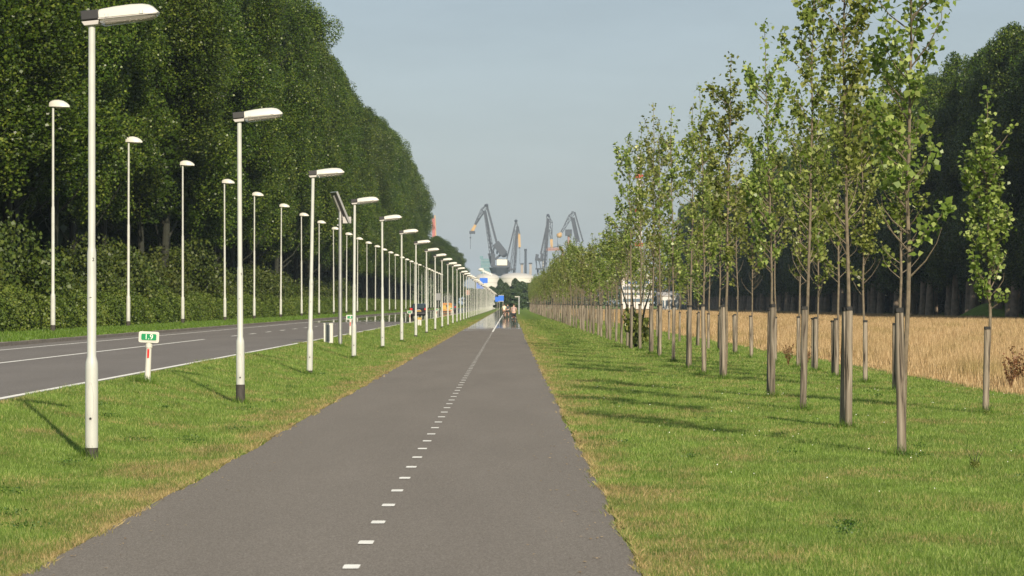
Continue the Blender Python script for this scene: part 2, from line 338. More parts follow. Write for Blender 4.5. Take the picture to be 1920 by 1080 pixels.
def straw_mat():
    m = bpy.data.materials.new('straw'); m.use_nodes = True; nt = m.node_tree; L = nt.links; b = nt.nodes['Principled BSDF']; out = nt.nodes['Material Output']
    g = N(nt, 'ShaderNodeNewGeometry'); mp = N(nt, 'ShaderNodeMapping'); mp.inputs['Scale'].default_value = (.5, .10, 0); L.new(g.outputs['Position'], mp.inputs[0])
    n = N(nt, 'ShaderNodeTexNoise'); n.inputs['Scale'].default_value = 1; n.inputs['Detail'].default_value = 4; L.new(mp.outputs[0], n.inputs['Vector'])
    at = N(nt, 'ShaderNodeAttribute', attribute_name='rnd')
    a = ramp(nt, at.outputs['Fac'], [(0, (.25,.16,.072)), (.5, (.45,.32,.162)), (1, (.63,.48,.28))])
    g2 = ramp(nt, at.outputs['Fac'], [(0, (.14,.13,.04)), (.5, (.27,.22,.08)), (1, (.42,.32,.14))])
    f = ramp(nt, n.outputs[0], [(.50, (0,0,0)), (.72, (1,1,1))])
    mx = N(nt, 'ShaderNodeMixRGB'); L.new(f, mx.inputs[0]); L.new(a, mx.inputs[1]); L.new(g2, mx.inputs[2])
    L.new(mx.outputs[0], b.inputs['Base Color']); b.inputs['Roughness'].default_value = .7; b.inputs['Specular IOR Level'].default_value = .2
    tr = N(nt, 'ShaderNodeBsdfTranslucent'); ms = N(nt, 'ShaderNodeMixShader'); ms.inputs[0].default_value = .25
    L.new(mx.outputs[0], tr.inputs[0]); L.new(b.outputs[0], ms.inputs[1]); L.new(tr.outputs[0], ms.inputs[2]); L.new(ms.outputs[0], out.inputs[0]); return m
M['straw'] = straw_mat()

# ------------------------------------------------------------------ terrain, road, path
PROF = [(-3000, .55), (-60, .55), (-21, .55), (-16.4, .55), (-16.05, .50), (-15.95, .44), (-12.0, .40), (-7.36, .345), (-7.34, .372), (-7.0, .375), (-6.2, .24), (-5.2, .05), (-4.6, 0), (-3.2, 0),
        (PATH_L, -.03), (PATH_R, -.03), (.92, 0), (3000, 0)]
def gz(X):
    return float(np.interp(X, [p[0] for p in PROF], [p[1] for p in PROF]))
def sheet(name, xs, zs, ys, m, zoff=0, wob=None):
    mb = MB(); nx = len(xs)
    vs = [((x + (wob(y, i) if wob else 0)), y, z + zoff) for y in ys for i, (x, z) in enumerate(zip(xs, zs))]
    fs = [(j*nx+i, j*nx+i+1, (j+1)*nx+i+1, (j+1)*nx+i) for j in range(len(ys)-1) for i in range(nx-1)]
    mb.add(vs, fs); return tag(mb.build(name, m), kind='structure')
sheet('ground', [p[0] for p in PROF], [p[1] for p in PROF], [-60, 6000], M['ground'])
ys = list(np.arange(-20, 120, .35)) + list(np.arange(120, 1100, 8))
wn_ = {k: (rng.random((len(ys) + 8)) - .5) for k in (0, 1)}
def edge_wob(y, i):
    j = int(abs(y) * 2.9) % len(ys)
    side = 0 if i == 0 else 1
    a = wn_[side][j] * .035 + .02 * math.sin(y * .9 + side * 2) + .03 * math.sin(y * .23 + side)
    return a if i in (0, 1) else 0
sheet('cycle_path', [PATH_L, PATH_R], [.0, .0], ys, M['path'], .006, edge_wob)
rx = [-15.9, -12.0, -7.35]; rz = [.45, .42, .36]
def rzf(X): return float(np.interp(X, rx, rz))
sheet('road', rx, rz, [-60, 1150], M['road'], .01)
mb = MB()                                                  # kerb and narrow gutter strip on the far side
for k in range(0, 560):
    y0 = -20 + k * 2.0
    mb.box((-16.15, y0, .30), (-15.86, y0 + 1.985, .57 + .006 * (k % 3)))
tag(mb.build('kerb', M['kerb']), 'weathered grey concrete kerb along the far side of the road', 'kerb', kind='structure')
mb = MB()
def strip(x0, x1, y0, y1, z): mb.add([(x0, y0, z), (x1, y0, z), (x1, y1, z), (x0, y1, z)], [(0, 1, 2, 3)])
def rstrip(x, w, y0, y1, n=1):
    for i in range(n):
        a = y0 + (y1-y0)*i/n; b = y0 + (y1-y0)*(i+1)/n
        mb.add([(x-w/2, a, rzf(x-w/2)+.0145), (x+w/2, a, rzf(x+w/2)+.0145), (x+w/2, b, rzf(x+w/2)+.0145), (x-w/2, b, rzf(x-w/2)+.0145)], [(0,1,2,3)])
rstrip(-7.62, .14, -20, 1100); rstrip(-14.75, .12, -20, 1100); rstrip(-11.75, .13, -20, 112)
for k in range(90): rstrip(-11.75, .13, 123 + k * 8.7, 126 + k * 8.7)
tag(mb.build('road_markings', M['paint']), kind='structure')
mb = MB()
for k in range(-6, 82):                                    # short dashes with rounded corners
    y0 = 19.7 + k * 2.01; w = .056; l = .155; y = y0
    if y > 185: continue
    pts = [(-w, -l+.02), (-w+.012, -l), (w-.012, -l), (w, -l+.02), (w, l-.02), (w-.012, l), (-w+.012, l), (-w, l-.02)]
    mb.add([(PATH_C + a, y + b, .0115) for a, b in pts], [tuple(range(8))])
mb.add([(PATH_C-.056, 186, .0115), (PATH_C+.056, 186, .0115), (PATH_C+.056, 900, .0115), (PATH_C-.056, 900, .0115)], [(0,1,2,3)])
tag(mb.build('path_markings', M['paint']), kind='structure')
# dry field ground
sheet('dry_field', [9.9, 54], [.0, .0], [30, 1100], M['soil'], .01)

# ------------------------------------------------------------------ grass (uncountable)
def blades(n, xr, yr, dens, hfun, wfun, keep=None, zf=None, lean=.5):
    pass
def make_blades(X, Y, H, W, lean, zf):
    n = len(X); a = rng.random(n) * 2 * np.pi; la = rng.random(n) * 2 * np.pi; l = H * lean * (.2 + rng.random(n))
    Z = zf(X)
    dx = np.cos(a) * W / 2; dy = np.sin(a) * W / 2
    v = np.empty((n, 3, 3)); v[:,0] = np.stack([X - dx, Y - dy, Z - .005], 1); v[:,1] = np.stack([X + dx, Y + dy, Z - .005], 1)
    v[:,2] = np.stack([X + np.cos(la) * l, Y + np.sin(la) * l, Z + H], 1)
    return v.reshape(-1, 3)
gzv = lambda X: np.interp(X, [p[0] for p in PROF], [p[1] for p in PROF])
def sample(rho, ymin, ymax, xrange):
    """scatter with area density rho(y) inside the wedge the place can be seen in, plus a margin"""
    Xs = []; Ys = []; y = ymin
    while y < ymax:
        dy = max(.5, y * .03); y1 = min(y + dy, ymax)
        for x0, x1 in xrange(y):
            if x1 <= x0: continue
            k = int(rho(y) * (x1 - x0) * (y1 - y)); Xs.append(x0 + rng.random(k) * (x1 - x0)); Ys.append(y + rng.random(k) * (y1 - y))
        y = y1
    return np.concatenate(Xs), np.concatenate(Ys)
def lawn_range(y):
    m = .182 * y + 1.5
    return [(max(-m, -7.30), PATH_L - .0), (PATH_R + .0, min(m, 10.1))]
rho = lambda y: 2700 * min(1, (24 / y) ** 2.0)
X, Y = sample(rho, 15, 330, lawn_range)
# ragged fringe over both path edges, none further in
n = len(X); far = np.maximum(1, Y / 26)
cl = np.sin(X*2.1+Y*.7) + np.sin(X*.9-Y*1.3+1) + np.sin(Y*.37+X*3.1)
kp = (X > -7.18) | (rng.random(n) < .5 + .5 * np.sin(Y * 1.3) * np.sin(Y * .37)); X = X[kp]; Y = Y[kp]; n = len(X); far = far[kp]; cl = cl[kp]
H = (.020 + .026 * rng.random(n) ** 2 + .006 * np.clip(cl, 0, 3)) * far ** .3
tall = rng.random(n) < .008; H[tall] *= 2.4
W = (.0034 + .003 * rng.random(n)) * far ** .85
me = np_mesh('lawn_grass', make_blades(X, Y, H, W, .7, gzv), 3, M['blades'], rng.random(n))
tag(link('lawn_grass', me), kind='stuff')
# straw litter and creeping blades along the path edges
n = 22000; Y = 15 + rng.random(n) ** 1.6 * 150; side = rng.random(n) < .5
off = np.abs(rng.normal(0, .032, n)); clump = .5 + .9 * (np.sin(Y * 1.7) * np.sin(Y * .61 + 1) > .1)
X = np.where(side, PATH_L + off * clump - .05, PATH_R - off * clump + .05)
me = np_mesh('edge_grass', make_blades(X, Y, .018 + .035 * rng.random(n), (.007 + .005 * rng.random(n)) * np.maximum(1, Y / 26) ** .8, 1.6, lambda X: X * 0 + .008), 3, M['blades'], .35 + .65 * rng.random(n))
tag(link('edge_grass', me), kind='stuff')
n = 30000; Y = 36 + rng.random(n) ** 1.5 * 240; enc = .04 + .24 * np.clip(np.sin(Y * .55) + np.sin(Y * 1.37 + 2) * .7 + np.sin(Y * .19) * .8, 0, 3) * .8
X = -7.31 - np.abs(rng.normal(0, .55, n)) * enc + .05 * rng.random(n)
me = np_mesh('edge_grass', make_blades(X, Y, .02 + .045 * rng.random(n), (.006 + .005 * rng.random(n)) * np.maximum(1, Y / 30) ** .85, .8, lambda X: X * 0 + .365), 3, M['blades'], rng.random(n))
tag(link('edge_grass', me), kind='stuff')
# longer tufts round every foot, filled in later
TUFT = []
# tall dry grass field
def field_range(y):
    m = .182 * y + 3
    x0 = 9.9 + .15 * math.sin(y * .5) + .1 * math.sin(y * 1.7)
    return [(x0, min(m, 53))]
X, Y = sample(lambda y: 190 * min(1, (55 / y) ** 1.55), 38, 700, field_range)
n = len(X); cl = np.sin(X*.9+Y*.23) + np.sin(X*.37-Y*.41+1) + np.sin(Y*.13+X*1.3)
H = (.30 + .25 * rng.random(n) + .045 * cl) * np.clip((X - 9.7) / 1.3, .25, 1)
me = np_mesh('dry_grass', make_blades(X, Y, H, (.012 + .010 * rng.random(n)) * np.maximum(1, Y / 55) ** .8, .35, lambda X: X * 0 + .01), 3, M['straw'], rng.random(n))
tag(link('dry_grass', me), kind='stuff')
# verge beyond the road
X, Y = sample(lambda y: 60 * min(1, (90 / y) ** 1.4), 80, 500, lambda y: [(max(-.19 * y - 2, -22.5), -16.15)])
n = len(X)
me = np_mesh('verge_grass', make_blades(X, Y, .06 + .09 * rng.random(n), (.03 + .02 * rng.random(n)) * np.maximum(1, Y / 90) ** .7, .5, gzv), 3, M['blades'], .5 * rng.random(n))
tag(link('verge_grass', me), kind='stuff')
n = 420; Y = 17 + rng.random(n) ** 1.5 * 60; e_ = np.where(rng.random(n) < .6, PATH_R, PATH_L); X = e_ + np.where(e_ > 0, -1, 1) * np.abs(rng.normal(0, .35, n)) 
v = np.empty((n, 4, 3)); s = .008 + .012 * rng.random(n); a = rng.random(n) * 6.28
for k in range(4): v[:,k] = np.stack([X + s*np.cos(a + k*1.57) * (.4 if k % 2 else 1), Y + s*np.sin(a + k*1.57) * 1.3, .012 + .006 * rng.random(n)], 1)
tag(link('leaf_litter', np_mesh('leaf_litter', v.reshape(-1, 3), 4, M['straw'], rng.random(n) * .8)), kind='stuff')
WX = []; n = 60
for q in range(n):
    y0 = 20 + rng.random() ** 1.2 * 55; x0 = (1.3 + rng.random() * 8.3) if rng.random() < .65 else (-7.0 + rng.random() * 3.4); k = int(30 + rng.random() * 60); r0 = .04 + .08 * rng.random()
    WX.append(np.stack([x0 + rng.normal(0, r0, k), y0 + rng.normal(0, r0 * 1.3, k), gzv(np.full(k, x0)) + .03 + .05 * rng.random(k)], 1))
# daisies: tiny white heads in the lawn
n = 150; Y = 22 + rng.random(n) ** .8 * 40; X = 1.5 + rng.random(n) * 8
cx = np.sin(X * 1.3 + Y * .6) > .2; X = X[cx]; Y = Y[cx]; n = len(X)
M['daisy'] = mat('daisy_petals', (.75,.75,.70), .6)
v = np.empty((n, 4, 3)); s = .003 + .003 * rng.random(n)
for k, (a, b) in enumerate(((-1,-1),(1,-1),(1,1),(-1,1))): v[:,k] = np.stack([X + a*s, Y + b*s*.6, gzv(X) + .075 + b*s*.8], 1)
tag(link('daisies', np_mesh('daisies', v.reshape(-1, 3), 4, M['daisy'], rng.random(n))), kind='stuff')

# ------------------------------------------------------------------ leaf meshes
def leaf_quads(P, size, up=.25, out=None):
    """kite-shaped leaves at points P facing random directions"""
    n = len(P); nv = rng.normal(size=(n, 3))
    if out is not None: nv = nv * .9 + out
    nv[:,2] += up; nv /= np.linalg.norm(nv, axis=1)[:,None]
    t = rng.normal(size=(n, 3)); t[:,2] -= .6; t -= nv * np.sum(nv*t, 1)[:,None]; t /= np.linalg.norm(t, axis=1)[:,None]
    b = np.cross(nv, t); s = (size * (.65 + .7 * rng.random(n)))[:,None]
    v = np.empty((n, 4, 3)); v[:,0] = P - t*s*.42; v[:,1] = P + b*s*.46 - t*s*.08 + nv*s*.08; v[:,2] = P + t*s*.62; v[:,3] = P - b*s*.46 - t*s*.08 + nv*s*.08
    return v.reshape(-1, 3)
def clump_points(c, r, k):
    d = rng.normal(size=(k, 3)); d /= np.linalg.norm(d, axis=1)[:,None]
    rad = rng.random(k) ** .28
    return c + d * rad[:,None] * r, d
def big_crown(seed, H=39.5, z0=8.6, Rm=5.0, nclump=470, per=330, leaf=.165):
    global rng
    rng = np.random.default_rng(seed)
    Ps = []; Ds = []; Rs = []
    ph = rng.random(4) * 6.28
    lobes = [(rng.random() * 6.283, rng.random() ** .9, .5 + .5 * rng.random()) for _ in range(26)]
    for i in range(nclump):
        la, lt, lr = lobes[rng.integers(26)]
        t = min(1, max(0, lt + rng.normal(0, .055))); z = z0 + (H - z0) * t
        prof = (min(1, (t + .14) / .28) ** .6) * (1 - max(0, (t - .5) / .5) ** 3) ** .5
        a = la + rng.normal(0, .26) / max(.35, lr)
        lob = 1 + .13 * math.sin(3 * a + ph[0] + z * .25) + .10 * math.sin(5 * a + ph[1] - z * .5)
        rr = Rm * prof * lob * lr * (.75 + .3 * rng.random())
        s = .60 + .85 * rng.random() ** 1.6; s *= .75 + .35 * prof
        c = np.array([rr * math.cos(a), rr * math.sin(a), z])
        k = int(per * s * s)
        P, d = clump_points(c, np.array([s, s, s * 1.45]), k)
        Ps.append(P); Ds.append(d); Rs.append(np.clip(rng.random() * .40 + .60 * rng.random(k) ** 1.9, 0, 1))
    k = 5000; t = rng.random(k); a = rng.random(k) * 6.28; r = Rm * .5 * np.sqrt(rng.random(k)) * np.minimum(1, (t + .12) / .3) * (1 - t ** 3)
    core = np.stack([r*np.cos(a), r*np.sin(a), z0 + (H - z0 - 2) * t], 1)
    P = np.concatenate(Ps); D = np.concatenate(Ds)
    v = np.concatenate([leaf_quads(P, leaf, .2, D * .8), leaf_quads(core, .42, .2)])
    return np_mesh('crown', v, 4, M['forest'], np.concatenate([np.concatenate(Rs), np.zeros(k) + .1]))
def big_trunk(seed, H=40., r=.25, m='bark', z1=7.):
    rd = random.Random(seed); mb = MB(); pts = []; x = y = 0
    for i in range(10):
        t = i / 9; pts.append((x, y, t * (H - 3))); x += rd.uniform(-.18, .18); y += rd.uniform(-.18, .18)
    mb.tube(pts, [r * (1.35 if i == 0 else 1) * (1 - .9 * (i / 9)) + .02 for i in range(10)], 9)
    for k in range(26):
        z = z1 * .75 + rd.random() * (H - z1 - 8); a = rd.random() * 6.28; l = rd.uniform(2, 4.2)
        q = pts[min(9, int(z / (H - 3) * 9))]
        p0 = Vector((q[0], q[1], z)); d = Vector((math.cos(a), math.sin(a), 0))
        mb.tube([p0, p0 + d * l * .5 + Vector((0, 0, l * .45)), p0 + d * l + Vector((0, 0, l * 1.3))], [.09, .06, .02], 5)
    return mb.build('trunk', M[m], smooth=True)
def proto_tree(name, crown_me, trunk_ob, cat='tree'):
    r = empty(name, (0, 0, 0), 'tree', cat); link('crown', crown_me, r); trunk_ob.parent = r; return r
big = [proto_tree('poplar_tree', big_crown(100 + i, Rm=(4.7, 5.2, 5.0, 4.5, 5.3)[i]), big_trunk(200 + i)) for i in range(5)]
used = set()
def place(protos, i, loc, rz, sc):
    p = protos[i % len(protos)]
    o = p if id(p) not in used else copy_tree(p)
    used.add(id(p)); o.location = loc; o.rotation_euler = (0, 0, rz); o.scale = sc; return o
rd = random.Random(11)
GL = 'tall poplars in a row behind the hedge left of the road'
d = 112.0; i = 0; places = []
while d < 752: places.append(d); d += rd.uniform(8.5, 12.5)
bigcp = []
for i, d in enumerate(places):
    hs = rd.uniform(.80, .95) * (1.0 if d < 745 else .93)
    o = place(big, i, ((-27.6 if i < 9 else (-25.4 if i > len(places) - 5 else -26.6)) + rd.uniform(-.6, .6), d, .5), rd.uniform(0, 6.28), (rd.uniform(.92, 1.02 if i < 9 else 1.14), rd.uniform(.95, 1.2), hs))
    lab = (f'tall poplar, {NR(i)} in the row behind the left hedge' if i < 16
           else 'tall dark green poplar in the distant part of the left wall of trees')
    if i == len(places) - 1: lab = 'last and farthest tall poplar at the end of the left wall of trees'
    tag(o, lab, 'tree', GL)
# second, lower and more distant row on the left
GF = 'lower trees far down the left side beyond the tall poplars'
d = 870
for k in range(18):
    o = copy_tree(big[k % 5]); o.location = (-23.0 + rd.uniform(-.8, .8), d, .5); o.rotation_euler = (0, 0, rd.uniform(0, 6.28)); o.scale = (1.05, 1.05, rd.uniform(.49, .56))
    tag(o, 'rounded mid green tree, first of the lower group past the tall poplars' if k == 0 else
        'rounded mid green tree farther back in the lower group past the tall poplars', 'tree', GF); d += rd.uniform(15, 30)
# right-hand forest edge
GRR = 'poplars along the far edge of the dry field on the right'
big2 = []
for i in range(4):
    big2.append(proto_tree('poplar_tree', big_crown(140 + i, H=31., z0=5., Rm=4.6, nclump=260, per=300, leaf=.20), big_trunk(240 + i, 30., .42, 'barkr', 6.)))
d = 258.0; i = 0
while d < 930:
    hs = rd.uniform(.93, 1.06)
    o = place(big2, i, (57 + rd.uniform(-.8, .8), d, 0), rd.uniform(0, 6.28), (rd.uniform(.95, 1.1), rd.uniform(.95, 1.1), hs))
    tag(o, (f'tall shaded poplar beyond the dry field, {ORD[i-6]} from the right edge' if 6 <= i < 18 else
            ('tall shaded poplar beyond the dry field, outside the right edge of the picture' if i < 6 else
             'tall shaded poplar in the distant tree line beyond the dry field')), 'tree', GRR)
    i += 1; d += rd.uniform(7, 9.5)
rng = np.random.default_rng(5)
def mass(name, xr, yr, zr, n, size, ntr, z0, bark='barkr'):
    X = xr[0] + rng.random(n) * (xr[1]-xr[0]); Y = yr[0] + rng.random(n) * (yr[1]-yr[0]); Z = zr[0] + rng.random(n) * (zr[1]-zr[0])
    v = leaf_quads(np.stack([X, Y, Z], 1), size)
    # trunks as slim four-sided prisms
    tx = xr[0] + rng.random(ntr) * (xr[1]-xr[0]); ty = yr[0] + rng.random(ntr) * (yr[1]-yr[0]); r = .22
    q = []
    for a in range(4):
        c0 = (math.cos(a*math.pi/2) * r, math.sin(a*math.pi/2) * r); c1 = (math.cos((a+1)*math.pi/2) * r, math.sin((a+1)*math.pi/2) * r)
        f = np.empty((ntr, 4, 3)); f[:,0] = np.stack([tx+c0[0], ty+c0[1], tx*0+z0], 1); f[:,1] = np.stack([tx+c1[0], ty+c1[1], tx*0+z0], 1)
        f[:,2] = np.stack([tx+c1[0], ty+c1[1], tx*0+zr[0]+6], 1); f[:,3] = np.stack([tx+c0[0], ty+c0[1], tx*0+zr[0]+6], 1); q.append(f.reshape(-1, 3))
    allv = np.concatenate([v] + q); me = np_mesh(name, allv, 4, M['wood_mass'], np.concatenate([rng.random(n), np.zeros(4*ntr)]))
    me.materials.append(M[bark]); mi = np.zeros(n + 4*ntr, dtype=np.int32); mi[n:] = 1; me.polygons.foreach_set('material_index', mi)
    return tag(link(name, me), kind='stuff')
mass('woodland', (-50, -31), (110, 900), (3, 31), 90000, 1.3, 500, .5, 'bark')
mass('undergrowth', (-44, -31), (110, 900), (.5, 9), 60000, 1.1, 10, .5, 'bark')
mass('woodland', (63, 95), (240, 1150), (5.5, 26), 110000, 1.4, 900, 0)
mass('undergrowth', (78, 92), (240, 1150), (.2, 7), 40000, 1.2, 10, 0)

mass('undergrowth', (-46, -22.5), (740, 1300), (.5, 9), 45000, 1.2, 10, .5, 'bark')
WX = np.concatenate(WX); tag(link('lawn_weeds', np_mesh('lawn_weeds', leaf_quads(WX, .022, .5), 4, M['lawnweed'], rng.random(len(WX)))), kind='stuff')
# ------------------------------------------------------------------ hedge and scrub on the left
def leafy(name, P, D, size, m, rnd=None):
    return np_mesh(name, leaf_quads(P, size, .2, D), 4, m, rng.random(len(P)) if rnd is None else rnd)
n = 290000; Y = 92 + rng.random(n) ** 1.7 * 620
top = 1.75 + .22 * np.sin(Y*.31) + .18 * np.sin(Y*.83+1) + .12 * np.sin(Y*1.9)
u = rng.random(n); ang = u * np.pi * .62
X = -23.2 + 1.75 * np.cos(ang) ** .6 + rng.normal(0, .13, n) + .18 * np.sin(Y * .6) + .12 * np.sin(Y * 1.7 + ang * 3); Z = .5 + np.sin(ang) ** .8 * top + rng.normal(0, .06, n)
X = np.where(np.isnan(X), -23.2, X)
me = leafy('hedge', np.stack([X, Y, Z], 1), np.stack([np.cos(ang), 0*ang, np.sin(ang)], 1), .11, M['hedge'], np.clip(rng.random(n) * .7 + .3 * (np.sin(Y*.5) * np.sin(Y*.17) > 0), 0, 1))
tag(link('hedge', me), 'long low clipped green hedge behind the far road lamps', 'hedge')
def bush_mesh(seed, m, k=16, w=2.2, h=2.4, leaf=.16, per=330):
    global rng
    rng = np.random.default_rng(seed); Ps = []; Ds = []
    for i in range(k):
        a = rng.random() * 6.28; r = w * .7 * math.sqrt(rng.random()); z = h * (.25 + .6 * rng.random() * (1 - (r / w) ** 2))
        s = .45 + .4 * rng.random(); P, D = clump_points(np.array([r*math.cos(a), r*math.sin(a), z]), np.array([s*1.2, s*1.2, s*1.1]) * w / 2, per); Ps.append(P); Ds.append(D)
    P = np.concatenate(Ps); P[:,2] = np.abs(P[:,2]); return leafy('foliage', P, np.concatenate(Ds), leaf, M[m])
def bush(name, me, loc, rz, sc, label, group=None, cat='bush'):
    e = empty(name, loc, label, cat, group, rz); e.scale = sc; link('foliage', me, e)
    mb = MB()
    for q in range(4): mb.tube([(0, 0, 0), (.3*math.cos(q*1.7), .3*math.sin(q*1.7), .8), (.7*math.cos(q*1.7), .7*math.sin(q*1.7), 1.6)], [.05, .03, .01], 5)
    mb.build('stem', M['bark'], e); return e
bm = [bush_mesh(300 + i, 'scrub', h=3.9 + .6 * i, w=3.0, k=22, per=380) for i in range(3)]
d = 100.; i = 0
while d < 420:
    sz = rd.uniform(.8, 1.25)
    bush('scrub_bush', bm[i % 3], (-25.0 + rd.uniform(-.8, .4), d, .5), rd.uniform(0, 6), (sz, sz, sz * rd.uniform(.8, 1.15)),
         (f'olive green scrub bush, {ORD[i]} from the left above the hedge' if i < 20 else 'distant olive green scrub bush showing over the hedge'), 'scrub bushes between the hedge and the poplars')
    i += 1; d += rd.uniform(4, 8) if d < 230 else rd.uniform(8, 14)
rng = np.random.default_rng(55)

# ------------------------------------------------------------------ young poplars with stakes
def young_tree(seed, H=7.6, zc=2.1, wid=.62, nleaf=1500, leaf=.085, lower=True):
    global rng
    rng = np.random.default_rng(seed); rd = random.Random(seed); root = empty('young_poplar', (0, 0, 0), 'young poplar', 'tree')
    mb = MB(); pts = []; x = y = 0.; NS = 14; bx, by = rd.uniform(-.06, .06), rd.uniform(-.06, .06)
    for i in range(NS):
        t = i / (NS - 1); pts.append(Vector((x, y, t * (H - .2)))); x += rd.uniform(-.025, .025) + bx * .15; y += rd.uniform(-.025, .025) + by * .15
    R0 = .031
    mb.tube(pts, [R0 * (1 - .86 * i / (NS - 1)) for i in range(NS)], 8)
    def at(z):
        f = z / (H - .2) * (NS - 1); k = min(NS - 2, int(f)); return pts[k].lerp(pts[k+1], f - k)
    P = []
    nb = 44
    for k in range(nb):
        u = (k + rd.random()) / nb
        z = zc - .2 + u * (H - zc - 1.0)
        t = (z - zc) / (H - zc)
        a = rd.random() * 6.28; prof = wid * (.55 + .45 * math.sin(min(1, t * 1.8 + .25) * 1.6)) * (1 - .55 * max(0, t - .55) / .45)
        l = prof * rd.uniform(.5, 1.15); rise = rd.uniform(.9, 1.7) * l
        p0 = at(z); d = Vector((math.cos(a), math.sin(a), 0))
        b = [p0, p0 + d * l * .55 + Vector((0, 0, rise * .4)), p0 + d * l * .9 + Vector((0, 0, rise * .8)), p0 + d * l + Vector((rd.uniform(-.04, .04), 0, rise * 1.15))]
        mb.tube(b, [.010, .007, .004, .002], 4, cap=False)
        bare = (lower and z < zc + .55 and rd.random() < .65)
        if bare: continue
        nl = int(nleaf / nb * rd.uniform(.55, 1.5))
        for q in range(nl):
            s = .25 + .75 * rd.random() ** .8; f = s * 3; j = min(2, int(f)); c = b[j].lerp(b[j+1], f - j)
            P.append(c + Vector((rng.normal(0, .055), rng.normal(0, .055), rng.normal(0, .06))))
    for q in range(int(nleaf * .10)):
        z = zc + .8 + rd.random() * (H - zc - .8); P.append(at(min(z, H - .25)) + Vector((rng.normal(0, .06), rng.normal(0, .06), rng.normal(0, .05))))
    P = np.array([tuple(p) for p in P]); P = P[P[:,2] > 1.85]
    mb.build('trunk', M['ybark'], root, smooth=True)
    link('crown', np_mesh('crown', leaf_quads(P, leaf, .1), 4, M['young'], rng.random(len(P)) ** 1.3), root)
    return root
near = [young_tree(401, 7.6, 2.15, .47, 2300, .073), young_tree(402, 7.8, 2.5, .50, 2400, .073), young_tree(403, 7.9, 2.2, .46, 2700, .073),
        young_tree(404, 7.0, 2.4, .48, 2000, .075), young_tree(405, 7.3, 2.5, .50, 2200, .075), young_tree(406, 5.6, 1.9, .36, 1900, .072)]
farv = [young_tree(420 + i, 7.5, 2.3 + .22 * i, .44 + .035 * i, 880 + 110 * i, .094, lower=True) for i in range(5)]
def make_stake():
    r = empty('tree_stake', (0, 0, 0), 'stake', 'stake')
    mb = MB(); n = 14; pts = [(0, 0, z) for z in (-.02, .3, .8, 1.3, 1.70, 1.76)]
    mb.tube(pts, [.056, .054, .0535, .0525, .052, .047], n); mb.build('post', M['stake'], r, smooth=True)
    mb = MB(); mb.tube([(0, 0, 1.705), (0, 0, 1.765)], [.0555, .0545], n); mb.box((-.02, .05, 1.71), (.02, .155, 1.755)); mb.box((-.045, -.062, 1.712), (.0, -.05, 1.752))
    mb.build('rubber_strap', M['rubber'], r); return r
stake = make_stake(); first_stake = [True]
def put_stake(x, y, sc, tilt, label, group):
    s = stake if first_stake[0] else copy_tree(stake); first_stake[0] = False
    s.location = (x, y, 0); s.rotation_euler = (tilt[0], tilt[1], rd.uniform(-.3, .3)); s.scale = sc; tag(s, label, 'stake', group); return s
REAR = (1, 3, 4, 6, 8, 9, 11)
G1 = 'young poplars in the row nearest the cycle path'; G2 = 'young poplars in the row beside the dry field'
S1 = 'wooden stakes of the poplar row nearest the path'; S2 = 'wooden stakes of the poplar row beside the field'
def young_row(ds, X0, protos_near, hs, grp, sgrp, rowtxt, height, nlab=12):
    for i, d in enumerate(ds):
        x = X0[i] if i < len(X0) else X0[-1] + rd.uniform(-.08, .08)
        if i < len(protos_near):
            p = protos_near[i]; o = p if id(p) not in used else copy_tree(p)
        else:
            p = farv[rd.randrange(5)] if d > 78 else near[rd.randrange(5)]
            o = p if id(p) not in used else copy_tree(p)
        used.add(id(p)); h = hs * rd.uniform(.88, 1.1) * (1.0 if d < 97 else (1.2 if d < 122 else (.84 if d < 200 else .94))) if i > 3 else hs * 1.06
        o.location = (x + .05, d + .28, 0); o.rotation_euler = (rd.uniform(-.01, .01), rd.uniform(-.012, .012), rd.uniform(0, 6.28)); w = rd.uniform(.95, 1.25)
        o.scale = (w, w, h)
        lab = f'slender young poplar, {NR(i)} in the row {rowtxt}' if i < nlab else f'slender young poplar in the distant part of the row {rowtxt}'
        tag(o, lab, 'tree', grp)
        slab = f'grey wooden stake of the {ORD[i]} young poplar in the row {rowtxt}' if i < nlab else f'grey wooden stake in the distant part of the row {rowtxt}'
        tl = (rd.uniform(-.015, .015), rd.uniform(-.02, .02))
        put_stake(x, d, (1, 1, height * rd.uniform(.985, 1.02)), tl, slab, sgrp)
        if i < nlab and i in REAR:
            put_stake(x - .01, d + .60, (.95, .95, height * rd.uniform(.96, 1.0)), (tl[0], tl[1] + .01), f'rear stake of the {ORD[i]} young poplar in the row {rowtxt}', sgrp)
        if d < 110: TUFT.append((x, d, .12)); 
ds1 = [34.2, 42.0, 48.8, 55.7, 68.7, 73.8, 80, 89, 96]
while ds1[-1] < 700: ds1.append(ds1[-1] + rd.uniform(6.2, 7.4))
ds2 = [47.6, 59.9, 65.9, 70.9, 76.8, 81.5, 87.5, 95.6]
while ds2[-1] < 520: ds2.append(ds2[-1] + rd.uniform(6.4, 7.6))
young_row(ds1, [4.62, 4.90, 4.93, 5.04, 5.07, 4.94, 4.95, 5.02, 4.97], near[:5], 1.0, G1, S1, 'by the cycle path', 1.0)
young_row(ds2, [7.80, 8.03, 8.07, 7.98, 8.10, 8.10, 8.0], [near[5], near[1], near[0]], .93, G2, S2, 'beside the dry field', .81)
rng = np.random.default_rng(77)
